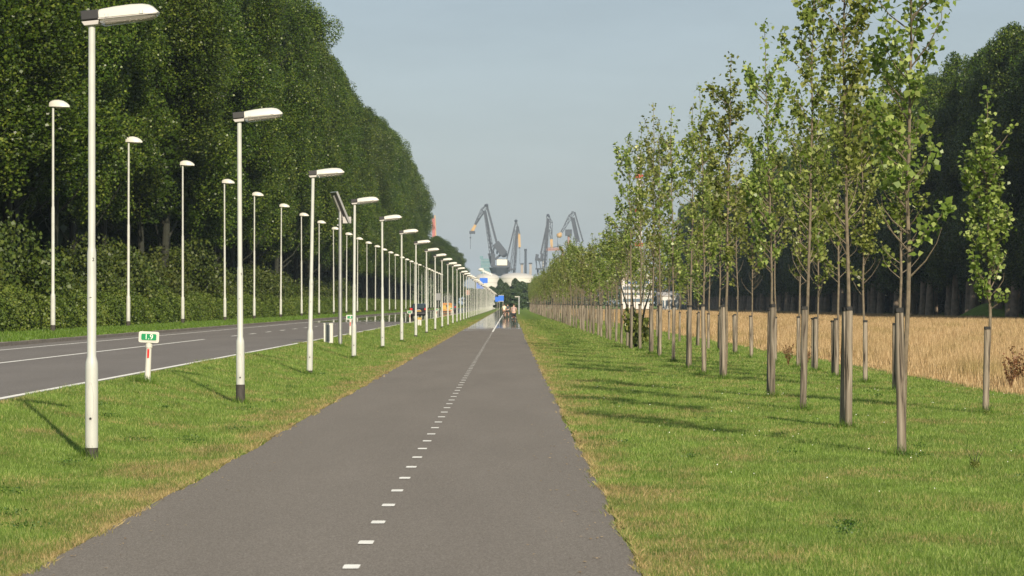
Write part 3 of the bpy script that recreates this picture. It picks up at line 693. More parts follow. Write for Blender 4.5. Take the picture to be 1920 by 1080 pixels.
# weeds in the field and small plants
def weed(loc, s, label, m='weed', group=None):
    e = empty('weed_plant', loc, label, 'plant', group); mb = MB(); P = []
    for q in range(9):
        a = q * .7; tip = Vector((math.cos(a) * .22, math.sin(a) * .22, rd.uniform(.55, .95))) * s
        mb.tube([(0, 0, 0), tip * .5 + Vector((0, 0, .05)), tip], [.008*s, .006*s, .003*s], 4)
        for t in range(26): P.append(tuple(tip * rd.uniform(.35, 1.0) + Vector((rd.gauss(0, .03), rd.gauss(0, .03), rd.gauss(0, .03))) * s))
    mb.build('stem', M['weed'] if m == 'weed' else M['ybark'], e)
    link('foliage', np_mesh('foliage', leaf_quads(np.array(P), .055 * s), 4, M[m], rng.random(len(P))), e); return e
for k, (x, y, d, s, t) in enumerate([(1908, 690, 62, 1.0, 'rust red dock plant at the right edge of the dry field'), (1895, 700, 60, .8, 'smaller rust red dock plant beside the right picture edge'),
                        (1478, 640, 85, .7, 'reddish brown dock plant behind the young poplars at the field edge'), (1512, 645, 83, .6, 'brown seeding dock plant left of the sixth field-side stake')]):
    weed(((x - 955) * d / F, d, 0), s, t)
mb3 = bush_mesh(333, 'young', k=9, w=.5, h=.9, leaf=.09, per=90)
for (x, yb, sc, t) in [(1192, 652, 1.3, 'leafy green shoot bush among the stakes in the middle of the young poplar row'),
                       (1828, 880, .14, 'tiny dark green weed alone in the lawn at the lower right'), (1850, 780, .14, 'small green weed at the foot of the stake at far right')]:
    s_ = (yb - 570) / EYE; bush('small_bush', mb3, ((x - 955) / s_, F / s_, 0), 1.0, (sc, sc, sc * (1.6 if sc > 1 else 1)), t, cat='plant')
# tufts at the feet
def tufts(spots):
    X = []; Y = []; Hh = []
    for x, y, r in spots:
        k = 260; a = rng.random(k) * 6.28; q = .04 + np.abs(rng.normal(0, r, k)); X.append(x + q*np.cos(a)); Y.append(y + q*np.sin(a)*1.2); Hh.append((.06 + .10 * rng.random(k)) * np.clip(1.5 - q / r * .5, .4, 1.2))
    X = np.concatenate(X); Y = np.concatenate(Y); Hh = np.concatenate(Hh)
    me = np_mesh('grass_tufts', make_blades(X, Y, Hh, .007 * np.maximum(1, Y / 30), .6, gzv), 3, M['blades'], rng.random(len(X)) * .45)
    tag(link('grass_tufts', me), kind='stuff')

# ------------------------------------------------------------------ street lamps beside the cycle path
def path_lamp():
    r = empty('street_lamp', (0, 0, 0), 'lamp', 'street lamp')
    mb = MB(); mb.lathe([(.074, .10), (.074, 1.05), (.070, 1.12), (.052, 1.19), (.051, 2.38), (.047, 2.41), (.0415, 2.45), (.039, 5.0)], 28)
    p = mb.build('pole', M['white'], r, smooth=True)
    mb = MB(); mb.lathe([(.0765, -.02), (.0765, .14)], 24); mb.build('foot_sleeve', M['tar'], r)
    # service door outline and bolt
    mb = MB(); a0 = -math.pi/2
    ring = []
    for k in range(25):
        t = k / 24 * 2 * math.pi; ang = a0 + .50 * math.sin(t) ; z = .62 + .17 * math.cos(t) * (1.6 if math.cos(t) > 0 else 1.0)
        ring.append((.0745 * math.cos(ang), .0745 * math.sin(ang), z))
    mb.tube(ring, .0028, 4); d = mb.build('door_seam', M['greyp'], p)
    mb = MB(); mb.tube([(0, -.0735, .475), (0, -.0785, .475)], [.015, .013], 10); mb.build('door_bolt', M['black'], p)
    # luminaire: closed canopy, side view profile along X, tilted a few degrees
    e = MB(); T = Matrix.Translation((0, 0, 5.0)) @ Matrix.Rotation(R(-5.5), 4, 'Y')
    def sec(x, w, z0, z1, rnd=.5):
        pts = []
        for k in range(9):
            t = math.pi * k / 8; pts.append(T @ Vector((x, -w * math.cos(t) if True else 0, z0 + (z1 - z0) * (math.sin(t) ** rnd))))
        return pts
    mb = MB(); mb.loft([sec(x, w, .060 - (0 if x < .7 else .0), z1, .45) for x, w, z1 in ((.105, .100, .165), (.14, .102, .172), (.30, .104, .185), (.48, .103, .190), (.60, .100, .183), (.68, .094, .165), (.73, .084, .135), (.775, .066, .085), (.785, .06, .068))])
    can = mb.build('canopy', M['white2'], r, smooth=True)
    mb = MB()
    for x in (.20, .60):
        for w_ in (-.019, .019): mb.box((x + w_ - .0025, -.1075, .062), (x + w_ + .0025, -.100, .100), T)
        mb.box((x - .019, -.1075, .060), (x + .019, -.100, .066), T)
    mb.build('clip', M['alu'], can)
    mb = MB(); mb.box((-.105, -.088, .052), (.104, .088, .162), T); mb.build('gear_box', M['black'], r, bevel=.01)
    mb = MB(); P = [(-.105, .05), (.10, .050), (.085, .0), (-.075, .0)]
    mb.loft([[T @ Vector((a, y, b - .01)) for a, b in P] for y in (-.082, .082)]); mb.build('spigot_housing', M['greyp'], r, bevel=.006)
    mb = MB(); mb.box((.095, -.096, .046), (.775, .096, .060), T); mb.build('rim', M['greyp'], r)
    mb = MB(); mb.loft([sec(x, w, .045, z1, .5) for x, w, z1 in ((.11, .080, -.015), (.15, .086, -.035), (.60, .084, -.022), (.72, .074, -.008), (.765, .05, .02))]); mb.build('bowl', M['bowl'], r, smooth=True)
    mb = MB(); mb.tube([T @ Vector((.16, 0, .015)), T @ Vector((.70, 0, .022))], .022, 10); mb.build('lamp_tube', M['greyp'], r, smooth=True)
    return r
lamp = path_lamp(); GP = 'white street lamps in the row beside the cycle path'
dl = [33.4, 51.9, 72.3, 92.9, 114.0]
while dl[-1] < 1060: dl.append(dl[-1] + 20.2)
for i, d in enumerate(dl):
    o = lamp if i == 0 else copy_tree(lamp)
    o.location = (-4.80 if i < 2 else -4.97, d, 0); o.rotation_euler = (rd.uniform(-.004, .004), (.0, -.004, .018, .006)[i] if i < 4 else rd.uniform(-.004, .005), rd.uniform(-.03, .03) + (0 if i else -.05))
    if i: o.scale = (1, 1, rd.uniform(.985, 1.01) if i > 1 else 1.01)
    tag(o, f'white box-lantern lamp, {NR(i)} along the left path edge' if i < 14 else 'white lamp post in the far, crowded part of the row beside the cycle path', 'street lamp', GP)
    if i < 6: TUFT.append((o.location.x, d, .10))
    if i < 2:
        p = [c for c in o.children if c.name.startswith('pole')][0]
        t = link('number_sticker', text_mesh('2', .055 if i == 0 else .05, M['black'], .0005, .0008), p)
        t.location = (.026, -.0452, 2.30); t.rotation_euler = (R(90), 0, R(38))
        mb = MB(); mb.box((-.022, -.0535, 1.86), (.006, -.0515, 1.864)); mb.box((-.008, -.0535, 1.864), (.010, -.0515, 1.869)); mb.build('scratch', M['black'], p)
for c in [c for c in list(bpy.data.objects) if c.name.startswith('street_lamp')]: pass
# the second lamp has a tall exposed black sleeve
l2 = [o for o in col.objects if o.get('label', '').find('lantern lamp, second') >= 0][0]
for c in l2.children:
    if c.name.startswith('foot_sleeve'): c.scale = (1.06, 1.06, 2.5)
# ------------------------------------------------------------------ tall road lamps
def road_lamp():
    r = empty('street_lamp', (0, 0, 0), 'lamp', 'street lamp')
    mb = MB(); mb.lathe([(.105, .0), (.105, 1.60), (.10, 1.66), (.073, 1.74), (.071, 5.45), (.066, 5.5), (.055, 5.57), (.050, 9.95)], 18); mb.build('pole', M['white'], r, smooth=True)
    mb = MB(); mb.lathe([(.11, -.03), (.11, .34)], 18); mb.build('foot_sleeve', M['tar'], r)
    T = Matrix.Translation((0, 0, 9.93)) @ Matrix.Rotation(R(2), 4, 'Y'); mb = MB(); S = []
    for x, w, h in ((-.17, .07, .18), (-.10, .12, .25), (.05, .17, .30), (.25, .19, .31), (.45, .18, .27), (.62, .13, .18), (.73, .06, .08)):
        S.append([T @ Vector((x, -w * math.cos(math.pi*k/10), .02 + h * math.sin(math.pi*k/10) ** .7)) for k in range(11)])
    mb.loft(S); mb.build('lamp_head', M['white2'], r, smooth=True)
    mb = MB(); mb.loft([[T @ Vector((x, -w * math.cos(math.pi*k/8), .018 - h * math.sin(math.pi*k/8))) for k in range(9)] for x, w, h in ((.02, .10, .03), (.2, .16, .09), (.45, .15, .08), (.66, .09, .03))]); mb.build('bowl', M['bowl'], r, smooth=True)
    return r
rl = road_lamp(); GQ = 'tall white road lamps along the hedge on the far side of the road'
dr = [128, 156, 182, 209, 233, 260]
while dr[-1] < 1000: dr.append(dr[-1] + 26.2)
for i, d in enumerate(dr):
    o = rl if i == 0 else copy_tree(rl); o.location = (-20.1 if i == 0 else -20.45, d, .53); o.rotation_euler = (0, rd.uniform(-.006, .006), rd.uniform(-.06, .06))
    tag(o, f'tall slim white lamp with shell-shaped head, {NR(i)} along the far hedge' if i < 12 else 'tall slim white lamp in the distant part of the row in front of the hedge', 'street lamp', GQ)
# lamps of the near road side further on stand beyond the mirage: a few on the right of the path end
# ------------------------------------------------------------------ distance posts
def km_post(loc, digits, label, tilt, sc=1.0):
    e = empty('distance_post', loc, label, 'distance post', 'white distance posts on the verge of the road'); e.rotation_euler = (0, tilt, 0); e.scale = (sc, sc, sc)
    mb = MB()
    def rr(w, h, r, y0, y1, cx=0, cz=0):
        pts = []
        for qx, qz, a0 in ((1, 1, 0), (-1, 1, 90), (-1, -1, 180), (1, -1, 270)):
            for k in range(5):
                a = R(a0 + k * 22.5); pts.append((cx + qx * (w/2 - r) + r * math.cos(a), cz + qz * (h/2 - r) + r * math.sin(a)))
        mb.loft([[(x, y, z) for x, z in pts] for y in (y1, y0)])
    mb.tube([(0, 0, 0), (0, 0, .71)], [.058, .050], 16); mb.build('post', M['white2'], e, smooth=True)
    mb = MB(); mb.tube([(0, 0, .66), (0, 0, .76)], [.064, .064], 16); mb.build('collar', M['white2'], e, smooth=True)
    mb = MB(); rr(.376, .205, .035, -.075, -.045, 0, .855); b = mb.build('board', M['white2'], e)
    mb = MB(); rr(.318, .152, .028, -.0775, -.0752, 0, .855); mb.build('board_groove', M['greyp'], b)
    mb = MB(); rr(.302, .138, .026, -.0800, -.0777, 0, .855); mb.build('board_border', M['white2'], b)
    mb = MB(); rr(.280, .118, .022, -.0822, -.0802, 0, .855); mb.build('face', M['green'], b)
    if digits:
        t = link('digits', text_mesh(digits, .135, M['daisy'], .002, .0), b); t.location = (0, -.0850, .855); t.rotation_euler = (R(90), 0, 0)
    mb = MB(); mb.box((-.018, -.064, .47), (.018, -.054, .64)); rf = mb.build('reflector', M['red'], e)
    mb = MB(); mb.tube([(0, -.064, .625), (0, -.067, .625)], .006, 8); mb.tube([(0, -.064, .487), (0, -.067, .487)], .006, 8); mb.build('screw', M['steel'], rf); return e
km_post((-6.70, 53.8, gz(-6.70)), '1.9', 'white leaning distance post with green 1.9 board on the near left verge', R(2.5))
km_post((-7.12, 130, .34), '4', 'white distance post with green board just behind the fourth path lamp', R(1))
km_post((-7.35, 215, .34), '', 'white distance post with green board left of the black car', R(-1))
km_post((-7.6, 304, .34), '', 'small far white distance post right of the black car', 0)
km_post((-7.7, 385, .34), '', 'tiny far white distance post in front of the orange van', 0)
TUFT.append((-6.70, 53.8, .10)); TUFT.append((-6.72, 53.6, .2))
# cabinet, solar mast, orange marker
def cabinet(loc, w, h, name, label, capm, panel):
    e = empty(name, loc, label, 'cabinet'); mb = MB(); mb.box((-w/2, -w/2, 0), (w/2, w/2, h)); mb.build('body', M['white2'], e, bevel=.012)
    mb = MB(); mb.box((-w/2-.012, -w/2-.012, h), (w/2+.012, w/2+.012, h + (.03 if capm == 'white2' else .16))); mb.build('cap', M[capm], e, bevel=.01)
    mb = MB(); mb.box((-w*.19, -w/2-.006, .06), (w*.21, -w/2+.001, h-.04)); mb.build('panel', M[panel], e); return e
cabinet(((616-955)/50.0, 109, gz(-6.7)), .34, .72, 'service_cabinet', 'white roadside service cabinet with grey centre panel beside the steel solar mast', 'white2', 'greyback')
cabinet(((787-955)/26.4, 206, gz(-6.3)), .26, .42, 'marker_post', 'small white marker post with an orange yellow top in the verge below the black car', 'yellow', 'greyp')
e = empty('solar_mast', ((638-955)/51.2, 106.4, .12), 'galvanised steel mast with a tilted solar panel on top behind the third lamp', 'mast')
mb = MB(); mb.lathe([(.085, 0), (.085, .02), (.075, .03), (.062, 5.05)], 20); mb.build('pole', M['steel'], e, smooth=True)
Tt = Matrix.Translation((.0, 0, 5.2)) @ Matrix.Rotation(R(25), 4, 'Z') @ Matrix.Rotation(R(66), 4, 'Y')
mb = MB(); mb.box((-.60, -.30, -.02), (.60, .30, .02), Tt); pn = mb.build('solar_panel', M['panelback'], e)
mb = MB()
for a, b in (((-.62, -.32, -.035), (.62, -.30, .035)), ((-.62, .30, -.035), (.62, .32, .035)), ((-.62, -.30, -.035), (-.6, .30, .035)), ((.6, -.30, -.035), (.62, .30, .035))): mb.box(a, b, Tt)
mb.box((-.5, -.045, -.10), (.45, .045, -.03), Tt); mb.build('panel_frame', M['steel'], pn)
mb = MB(); mb.box((.10, -.1, 4.62), (.40, .16, 4.86)); mb.build('battery_box', M['greyp'], e, bevel=.01)
mb = MB(); mb.tube([(0, 0, 4.75), (.14, 0, 4.78)], .02, 8); mb.tube([(-.06, 0, 4.55), (-.11, 0, 4.55)], .03, 8); mb.tube([(-.06, 0, 4.78), (-.11, 0, 4.78)], .03, 8); mb.build('bracket', M['steel'], e)
TUFT.append((e.location.x, 106.4, .15))
tufts(TUFT)

# ------------------------------------------------------------------ vehicles
def car(loc, rz, label, paint, van=False, cat='car', name='parked_car'):
    e = empty(name, loc, label, cat, rz=rz)
    # sections across X along Y (rear at y=0, front at 4.4)
    def sec(y, w, zlo, zbelt, zroof, wr):
        h = [(-w*.94, zlo), (-w, zlo+.18), (-w, zbelt-.15), (-w*.97, zbelt), (-wr, zroof-.06), (-wr*.86, zroof), (wr*.86, zroof), (wr, zroof-.06), (w*.97, zbelt), (w, zbelt-.15), (w, zlo+.18), (w*.94, zlo)]
        return [(x, y, z) for x, z in h]
    mb = MB()
    if van: S = [sec(0, .95, .3, 1.1, 1.95, .85), sec(.05, .97, .25, 1.1, 2.0, .88), sec(3.3, .98, .25, 1.1, 2.0, .88), sec(4.0, .96, .25, 1.05, 1.2, .85), sec(4.7, .9, .3, .8, .9, .8)]
    else: S = [sec(0, .80, .38, .88, .93, .74), sec(.10, .86, .26, .95, 1.0, .76), sec(.16, .87, .25, .97, 1.02, .76), sec(.50, .885, .22, .96, 1.40, .64), sec(.9, .89, .22, .95, 1.455, .66), sec(2.2, .89, .22, .93, 1.47, .67), sec(2.6, .89, .22, .93, 1.42, .65), sec(3.2, .88, .22, .90, .99, .72), sec(3.9, .86, .24, .80, .86, .66), sec(4.25, .76, .3, .66, .70, .6)]
    mb.loft(S); body = mb.build('body', paint, e, smooth=True)
    g = MB()
    if van: g.add([(-.72, -.012, 1.25), (.72, -.012, 1.25), (.70, .02, 1.80), (-.70, .02, 1.80)], [(0,1,2,3)])
    else: g.add([(-.64, .150, 1.01), (.64, .150, 1.01), (.54, .455, 1.375), (-.54, .455, 1.375)], [(0,1,2,3)])
    for v in range(len(g.v)): g.v[v] = (g.v[v][0], g.v[v][1] - .012, g.v[v][2] + .008)
    g.build('rear_window', M['glass'], e)
    for s in (-1, 1):
        for y in (.75, 3.45):
            w = MB(); w.tube([(s*.74, y, .32), (s*.90, y, .32)], .32, 20); wh = w.build('wheel', M['rubber'], e)
            w = MB(); w.tube([(s*.905, y, .32), (s*.91, y, .32)], .20, 14); w.build('rim', M['alu'], wh)
        t = MB(); t.box((s*.74 - .15, -.035, .80), (s*.74 + .10, .12, 1.0)); t.build('tail_light', M['tail'], e, bevel=.015)
        t = MB(); t.box((s*.90, 2.75, .95), (s*1.05, 2.85, 1.08)); t.build('mirror', paint, e, bevel=.02)
    t = MB(); t.box((-.84, -.05, .36), (.84, .12, .56)); t.build('bumper', M['black'], e, bevel=.03)
    t = MB(); t.box((-.26, -.058 if van else -.03, .66), (.26, -.02, .77)); t.build('number_plate', M['yellow'], e)
    t = MB(); t.box((-.2, -.015, .82), (.2, .05, .86)); t.build('trim', M['alu'], e)
    return e
car(((785-955)*298/F, 298, .36), 0, 'black estate car driving away on the road with red tail lights', M['carpaint'], name='car')
v = car(((838-955)*430/F, 430, .30), 0, 'orange yellow works van far ahead on the road', M['orange'], True, 'van', 'van')
v.scale = (.82, .9, .82)
for k, xx in enumerate((-.45, .45)):
    b = MB(); b.box((xx-.3, -.05, .8), (xx+.3, -.03, 1.6)); b.build('rear_board', M['yellow'], v)
car(((846-955)*520/F, 520, .36), 0, 'small dark grey car beyond the orange van', mat('dark_grey_car_paint', (.06,.065,.07), .25), name='car')


# ------------------------------------------------------------------ cyclists
skin_m = mat('skin', (.52,.32,.23), .6); hair_m = mat('dark_hair', (.05,.03,.02), .7)
def skinned(name, verts, edges, m, parent, sub=2):
    me = bpy.data.meshes.new(name); me.from_pydata([v[0] for v in verts], edges, []); o = bpy.data.objects.new(name, me); col.objects.link(o)
    sk = o.modifiers.new('skin', 'SKIN'); sk.use_smooth_shade = True; sb = o.modifiers.new('sub', 'SUBSURF'); sb.levels = sub; sb.render_levels = sub
    for i, v in enumerate(verts):
        r = v[1]; me.skin_vertices[0].data[i].radius = (r, r) if not hasattr(r, '__len__') else r
    me.skin_vertices[0].data[0].use_root = True; bpy.context.view_layer.update()
    m2 = bpy.data.meshes.new_from_object(o.evaluated_get(bpy.context.evaluated_depsgraph_get())); bpy.data.objects.remove(o)
    m2.materials.clear(); m2.materials.append(m); o = bpy.data.objects.new(name, m2); col.objects.link(o)
    if parent is not None: o.parent = parent
    return o
def cyclist(loc, shirt, shorts, label, blabel, bag=None):
    # rider faces +Y; origin on the ground under the saddle
    b = empty('bicycle', loc, blabel, 'bicycle'); fr = M['black']
    for y in (-.52, .56):
        mb = MB(); R_ = .34
        ring = [(0, y + R_*math.cos(t*math.pi/12), .34 + R_*math.sin(t*math.pi/12)) for t in range(25)]
        mb.tube(ring, .018, 6); w = mb.build('wheel', M['rubber'], b)
        mb = MB()
        for t in range(12): mb.tube([(0, y, .34), (0, y + .33*math.cos(t*math.pi/6), .34 + .33*math.sin(t*math.pi/6))], .002, 3)
        mb.tube([(-.04, y, .34), (.04, y, .34)], .02, 8); mb.build('spokes', M['steel'], w)
    mb = MB()
    for p, q in (((0,-.02,.30),(0,-.18,.85)), ((0,-.02,.30),(0,.42,.78)), ((0,-.15,.74),(0,.40,.90)), ((0,-.02,.30),(0,-.52,.34)), ((0,-.15,.74),(0,-.52,.34)), ((0,.38,1.02),(0,.56,.34))): mb.tube([p, q], .016, 6)
    mb.build('frame', fr, b)
    mb = MB(); mb.tube([(-.28,.25,1.05), (-.2,.36,1.06), (.2,.36,1.06), (.28,.25,1.05)], .013, 6); mb.build('handlebar', M['steel'], b)
    mb = MB(); mb.ico((0, -.2, .90), .13, (.75, 1.1, .35)); mb.build('saddle', M['black'], b, smooth=True)
    mb = MB(); mb.box((-.09, -.70, .70), (.09, -.26, .72)); mb.box((-.05, -.74, .5), (.05, -.70, .66)); mb.build('rear_rack', M['black'], b)
    mb = MB(); mb.box((-.035, -.77, .60), (.035, -.742, .64)); mb.build('rear_light', M['tail'], b)
    if bag:
        for s in (-1, 1):
            mb = MB(); mb.box((s*.17 - .07, -.72, .40), (s*.17 + .07, -.36, .72)); pb = mb.build('pannier', M['black'], b, bevel=.03)
            mb = MB(); mb.box((s*.17-.035, -.728, .52), (s*.17+.035, -.722, .56)); mb.build('reflector', M['white2'], pb)
    p = empty('person', loc, label, 'person')
    V = [((0,-.20,1.00), (.15,.12)), ((0,-.12,1.18), (.145,.10)), ((0,.0,1.38), (.17,.10)), ((0,.05,1.47), (.10,.07)), ((0,.08,1.56), .05), ((0,.12,1.66), (.075,.085)), ((0,.12,1.74), (.07,.08)),
         ((-.19,.03,1.42), .055), ((-.27,.12,1.22), .042), ((-.26,.26,1.08), .034), ((.19,.03,1.42), .055), ((.27,.12,1.22), .042), ((.26,.26,1.08), .034),
         ((-.10,-.18,.93), .10), ((-.13,.16,.72), .065), ((-.12,.02,.36), .042), ((-.12,.12,.22), .035),
         ((.10,-.18,.93), .10), ((.13,.12,.58), .065), ((.12,-.04,.24), .042), ((.12,.08,.12), .035)]
    E = [(0,1),(1,2),(2,3),(3,4),(4,5),(5,6),(3,7),(7,8),(8,9),(3,10),(10,11),(11,12),(0,13),(13,14),(14,15),(15,16),(0,17),(17,18),(18,19),(19,20)]
    skinned('body', V, E, skin_m, p)
    SV = [((0,-.20,1.00), (.165,.135)), ((0,-.12,1.18), (.16,.115)), ((0,.0,1.38), (.185,.115)), ((0,.05,1.48), (.11,.085)), ((-.2,.03,1.43), .068), ((-.245,.09,1.30), .06), ((.2,.03,1.43), .068), ((.245,.09,1.30), .06)]
    skinned('shirt', SV, [(0,1),(1,2),(2,3),(3,4),(4,5),(3,6),(6,7)], shirt, p)
    TV = [((0,-.20,.98), (.175,.145)), ((-.11,-.15,.90), .115), ((-.125,.06,.79), .088), ((.11,-.15,.90), .115), ((.125,.04,.70), .088)]
    skinned('shorts', TV, [(0,1),(1,2),(0,3),(3,4)], shorts, p)
    mb = MB(); mb.ico((0, .10, 1.735), .092, (.95, 1.05, .95)); mb.build('hair', hair_m, p, smooth=True)
    for s, (yy, zz) in ((-1, (.10, .24)), (1, (.06, .14))):
        mb = MB(); mb.ico((s*.12, yy, zz-.04), .05, (.9, 2.2, .8)); mb.build('shoe', M['black'], p, smooth=True)
    for s in (-1, 1):                                   # hands closed on the grips: palm, four fingers and a thumb
        hv = [((s*.26,.26,1.08), .03), ((s*.265,.30,1.075), .028)]; he = [(0,1)]
        skinned('hand', hv, he, skin_m, p, 1)
        mb = MB()
        for f in range(4): mb.tube([(s*(.245+.017*f),.29,1.085), (s*(.245+.017*f),.325,1.072), (s*(.245+.017*f),.315,1.045), (s*(.245+.017*f),.295-.003*f,1.045)], .0085, 6)
        mb.tube([(s*.235,.28,1.07), (s*.225,.295,1.05), (s*.23,.31,1.04)], .009, 6); mb.build('fingers', skin_m, p, smooth=True)
    return p
cyclist((.40, 262, .006), mat('dusty_pink_shirt', (.42,.30,.27), .8), mat('black_shorts', (.02,.02,.025), .8), 'cyclist in dusty pink top and black shorts riding away at path right', 'black bicycle with dark panniers under the nearest cyclist', bag=True)
cyclist((-.66, 372, .006), mat('cream_shirt', (.72,.66,.50), .8), mat('brown_shorts', (.20,.12,.08), .8), 'farther cyclist in a cream shirt riding on the centre line of the path', 'bicycle under the farther cyclist in the cream shirt')
cyclist((-.22, 395, .006), mat('dark_shirt', (.05,.06,.07), .8), mat('dark_trousers', (.04,.05,.05), .8), 'farther cyclist in dark clothes just right of the cream-shirted one', 'bicycle under the farther cyclist in dark clothes')

# ------------------------------------------------------------------ far signs
def post_sign(name, x, yt, yb, w, h, d, m, label, zb=0, posts=2, th=.06, border=None):
    c = px(x, (yt + yb) / 2, d); e = empty(name, (c.x, d, zb), label, 'road sign'); H = c.z - zb
    mb = MB(); mb.box((-w/2, -th, H - h/2), (w/2, 0, H + h/2)); b = mb.build('board', m, e, bevel=.01)
    if border:
        for a in ((-w/2, H-h/2, w/2, H-h/2+.05), (-w/2, H+h/2-.05, w/2, H+h/2)):
            mb = MB(); mb.box((a[0], -th-.02, a[1]), (a[2], -th-.003, a[3])); mb.build('border', M['white2'], b)
    mb = MB()
    for s in ((0,) if posts == 1 else (-w*.35, w*.35)): mb.tube([(s, .03, 0), (s, .03, H + h/2)], .045, 8)
    mb.build('post', M['steel'], e); return e
post_sign('road_sign', 907, 521, 531, 2.7, 1.9, 1000, M['blue'], 'blue direction board high above the far end of the road', 0, 2, border=1)
post_sign('road_sign', 900, 530, 541, 2.4, 1.9, 930, M['blue'], 'blue direction board lower and left of the other at the end of the lamp row', 0, 2)
post_sign('road_sign', 939.5, 553.5, 565, .80, .95, 430, M['blue'], 'right-hand bright blue board standing where the path meets the trees', 0, 2, border=1)
post_sign('road_sign', 932, 556, 566, .60, .75, 445, M['blue'], 'left-hand smaller blue board beside the path end', 0, 1)
post_sign('road_sign', 822, 549, 564, .72, 1.0, 420, M['greyback'], 'grey back of a road sign between the lamps above the van', .3, 1)
post_sign('road_sign', 877, 541, 556, .9, 1.1, 640, mat('faded_red', (.34,.20,.17), .6), 'faded red and white sign half hidden among the far lamp posts', 0, 1, border=1)
e = empty('street_lamp', ((973-955)*520/F, 520, 0), 'short grey post with a flat white lamp arm right of the cyclists', 'street lamp')
mb = MB(); mb.tube([(0,0,0), (0,0,3.1)], .12, 10); mb.build('pole', M['alu'], e); mb = MB(); mb.box((-.75, -.15, 3.0), (.15, .15, 3.16)); mb.build('lamp_head', M['white2'], e, bevel=.03)

# ------------------------------------------------------------------ far conifers and bushes closing the path
rng = np.random.default_rng(9)
def small_tree(name, x, ytop, d, w, label, m='farleaf', group=None, base=0, n=5200, leafs=.42, cone=.8):
    c = px(x, ytop, d); H = c.z - base; e = empty(name, (c.x, d, base), label, 'tree', group)
    t = rng.random(n) ** .75; a = rng.random(n) * 6.28; r = w/2 * (1 - t) ** cone * (.45 + .55 * rng.random(n) ** .5) * (1 + .25 * np.sin(t * 23 + a * 2)) * (1 + .15 * np.sin(a * 3 + 1))
    P = np.stack([r*np.cos(a), r*np.sin(a), .6 + t * (H - .6)], 1); link('crown', np_mesh('crown', leaf_quads(P, leafs), 4, M[m], rng.random(n)), e)
    mb = MB(); mb.tube([(0,0,0), (0,0,H*.9)], [.22, .04], 7); mb.build('trunk', M['bark'], e); return e
GC = 'dark trees closing the far end of the path'
for x, yt, d, w, t, cn in [(938, 523, 1030, 6, 'pointed dark tree in front of the left white tank', .6), (948, 530, 1000, 5, 'low dark tree just right of the pointed one before the tanks', .5), (966, 522, 1010, 7, 'broad dark tree before the right white tank', .55),
                        (979, 528, 960, 7, 'rounded dark tree where the young poplar row ends', .4), (990, 531, 940, 8, 'bushy dark tree behind the end of the young poplar row', .35), (957, 543, 900, 7, 'low bushy tree behind the cyclists', .35),
                        (944, 545, 880, 6, 'low bushy tree behind the blue board', .35), (921, 537, 1100, 8, 'small tree under the blue direction boards', .5), (969, 540, 860, 5, 'low shrub-like tree right of the cyclists', .35)]:
    small_tree('far_tree', x, yt, d, w, t, group=GC, cone=cn)
for k, (x, yt, w) in enumerate([(1003, 535, 10), (1022, 530, 12), (1045, 528, 12), (1075, 525, 14), (1105, 520, 14), (1140, 515, 16), (1255, 505, 16), (1290, 500, 14), (1310, 470, 14), (1345, 430, 16)]):
    small_tree('far_tree', x, yt, 1150, w * 1.3, 'dim far tree behind the young poplars' if k < 6 else 'far tree beside the white building behind the young poplars', group='far trees behind the young poplar row', n=3500, leafs=.8, cone=.35)
for k in range(9):
    small_tree('far_tree', 884 + k * 6.5, 541 + (k % 3) * 2, 1200, 9, 'tiny far tree in the strip below the tanks', group='tiny trees below the tanks', n=1200, leafs=.7, cone=.4)

# ------------------------------------------------------------------ harbour: cranes, tanks, buildings
c_dark = mat('crane_hazed_grey', (.045,.055,.075), .6); c_yel = mat('crane_yellow', (.42,.27,.12), .6); c_white = mat('crane_house', (.72,.66,.55), .7)  # the cranes' blue grey has part of the distance haze mixed into its colour
c_red = mat('crane_red', (.36,.11,.10), .6); c_pink = mat('gantry_red', (.30,.17,.15), .6)
DC = 2000.0
def zc(zx, zy, dy=0):                       # position in the enlarged study of the cranes -> world, relative to crane foot
    return px(800 + zx / 6, 360 + zy / 6, DC)
def lattice(mb, p, q, w0, w1, dep, n, chord=.5):
    """four-chord braced boom between two points"""
    p = Vector(p); q = Vector(q); t = (q - p).normalized(); u = t.cross(Vector((0, 1, 0))).normalized(); y = Vector((0, 1, 0))
    def c(f, a, b): w = w0 + (w1 - w0) * f; return p.lerp(q, f) + u * (a * w / 2) + y * (b * dep * (w / max(w0, w1)) / 2)
    for a in (-1, 1):
        for b in (-1, 1): mb.bar(c(0, a, b), c(1, a, b), chord)
    for i in range(n):
        f0, f1 = i / n, (i + 1) / n
        for b in (-1, 1): mb.bar(c(f0, -1 if i % 2 else 1, b), c(f1, 1 if i % 2 else -1, b), chord * .7); mb.bar(c(f0, -1, b), c(f0, 1, b), chord * .6)
        for a in (-1, 1): mb.bar(c(f0, a, -1), c(f1, a, 1), chord * .6)
def crane(label, foot, parts):
    f = zc(*foot); e = empty('harbour_crane', (f.x, DC, 0), label, 'crane', 'harbour cranes on the skyline')
    off = Vector((f.x, DC, 0))
    for name, m, items in parts:
        mb = MB()
        for it in items:
            k = it[0]; A = zc(it[1], it[2]) - off; B = zc(it[3], it[4]) - off
            if k == 'lat': lattice(mb, A, B, it[5], it[6], it[5], it[7], .45)
            elif k == 'bar': mb.bar(A, B, it[5])
            elif k == 'box': mb.box((min(A.x, B.x), -it[5]/2, min(A.z, B.z)), (max(A.x, B.x), it[5]/2, max(A.z, B.z)))
            elif k == 'cone':
                n = 12; mb.tube([A, B], [it[5], it[6]], n)
            elif k == 'ball': mb.ico(A, it[5] * .75, (1.0, 1, .9))
        mb.build(name, m, e)
    return e
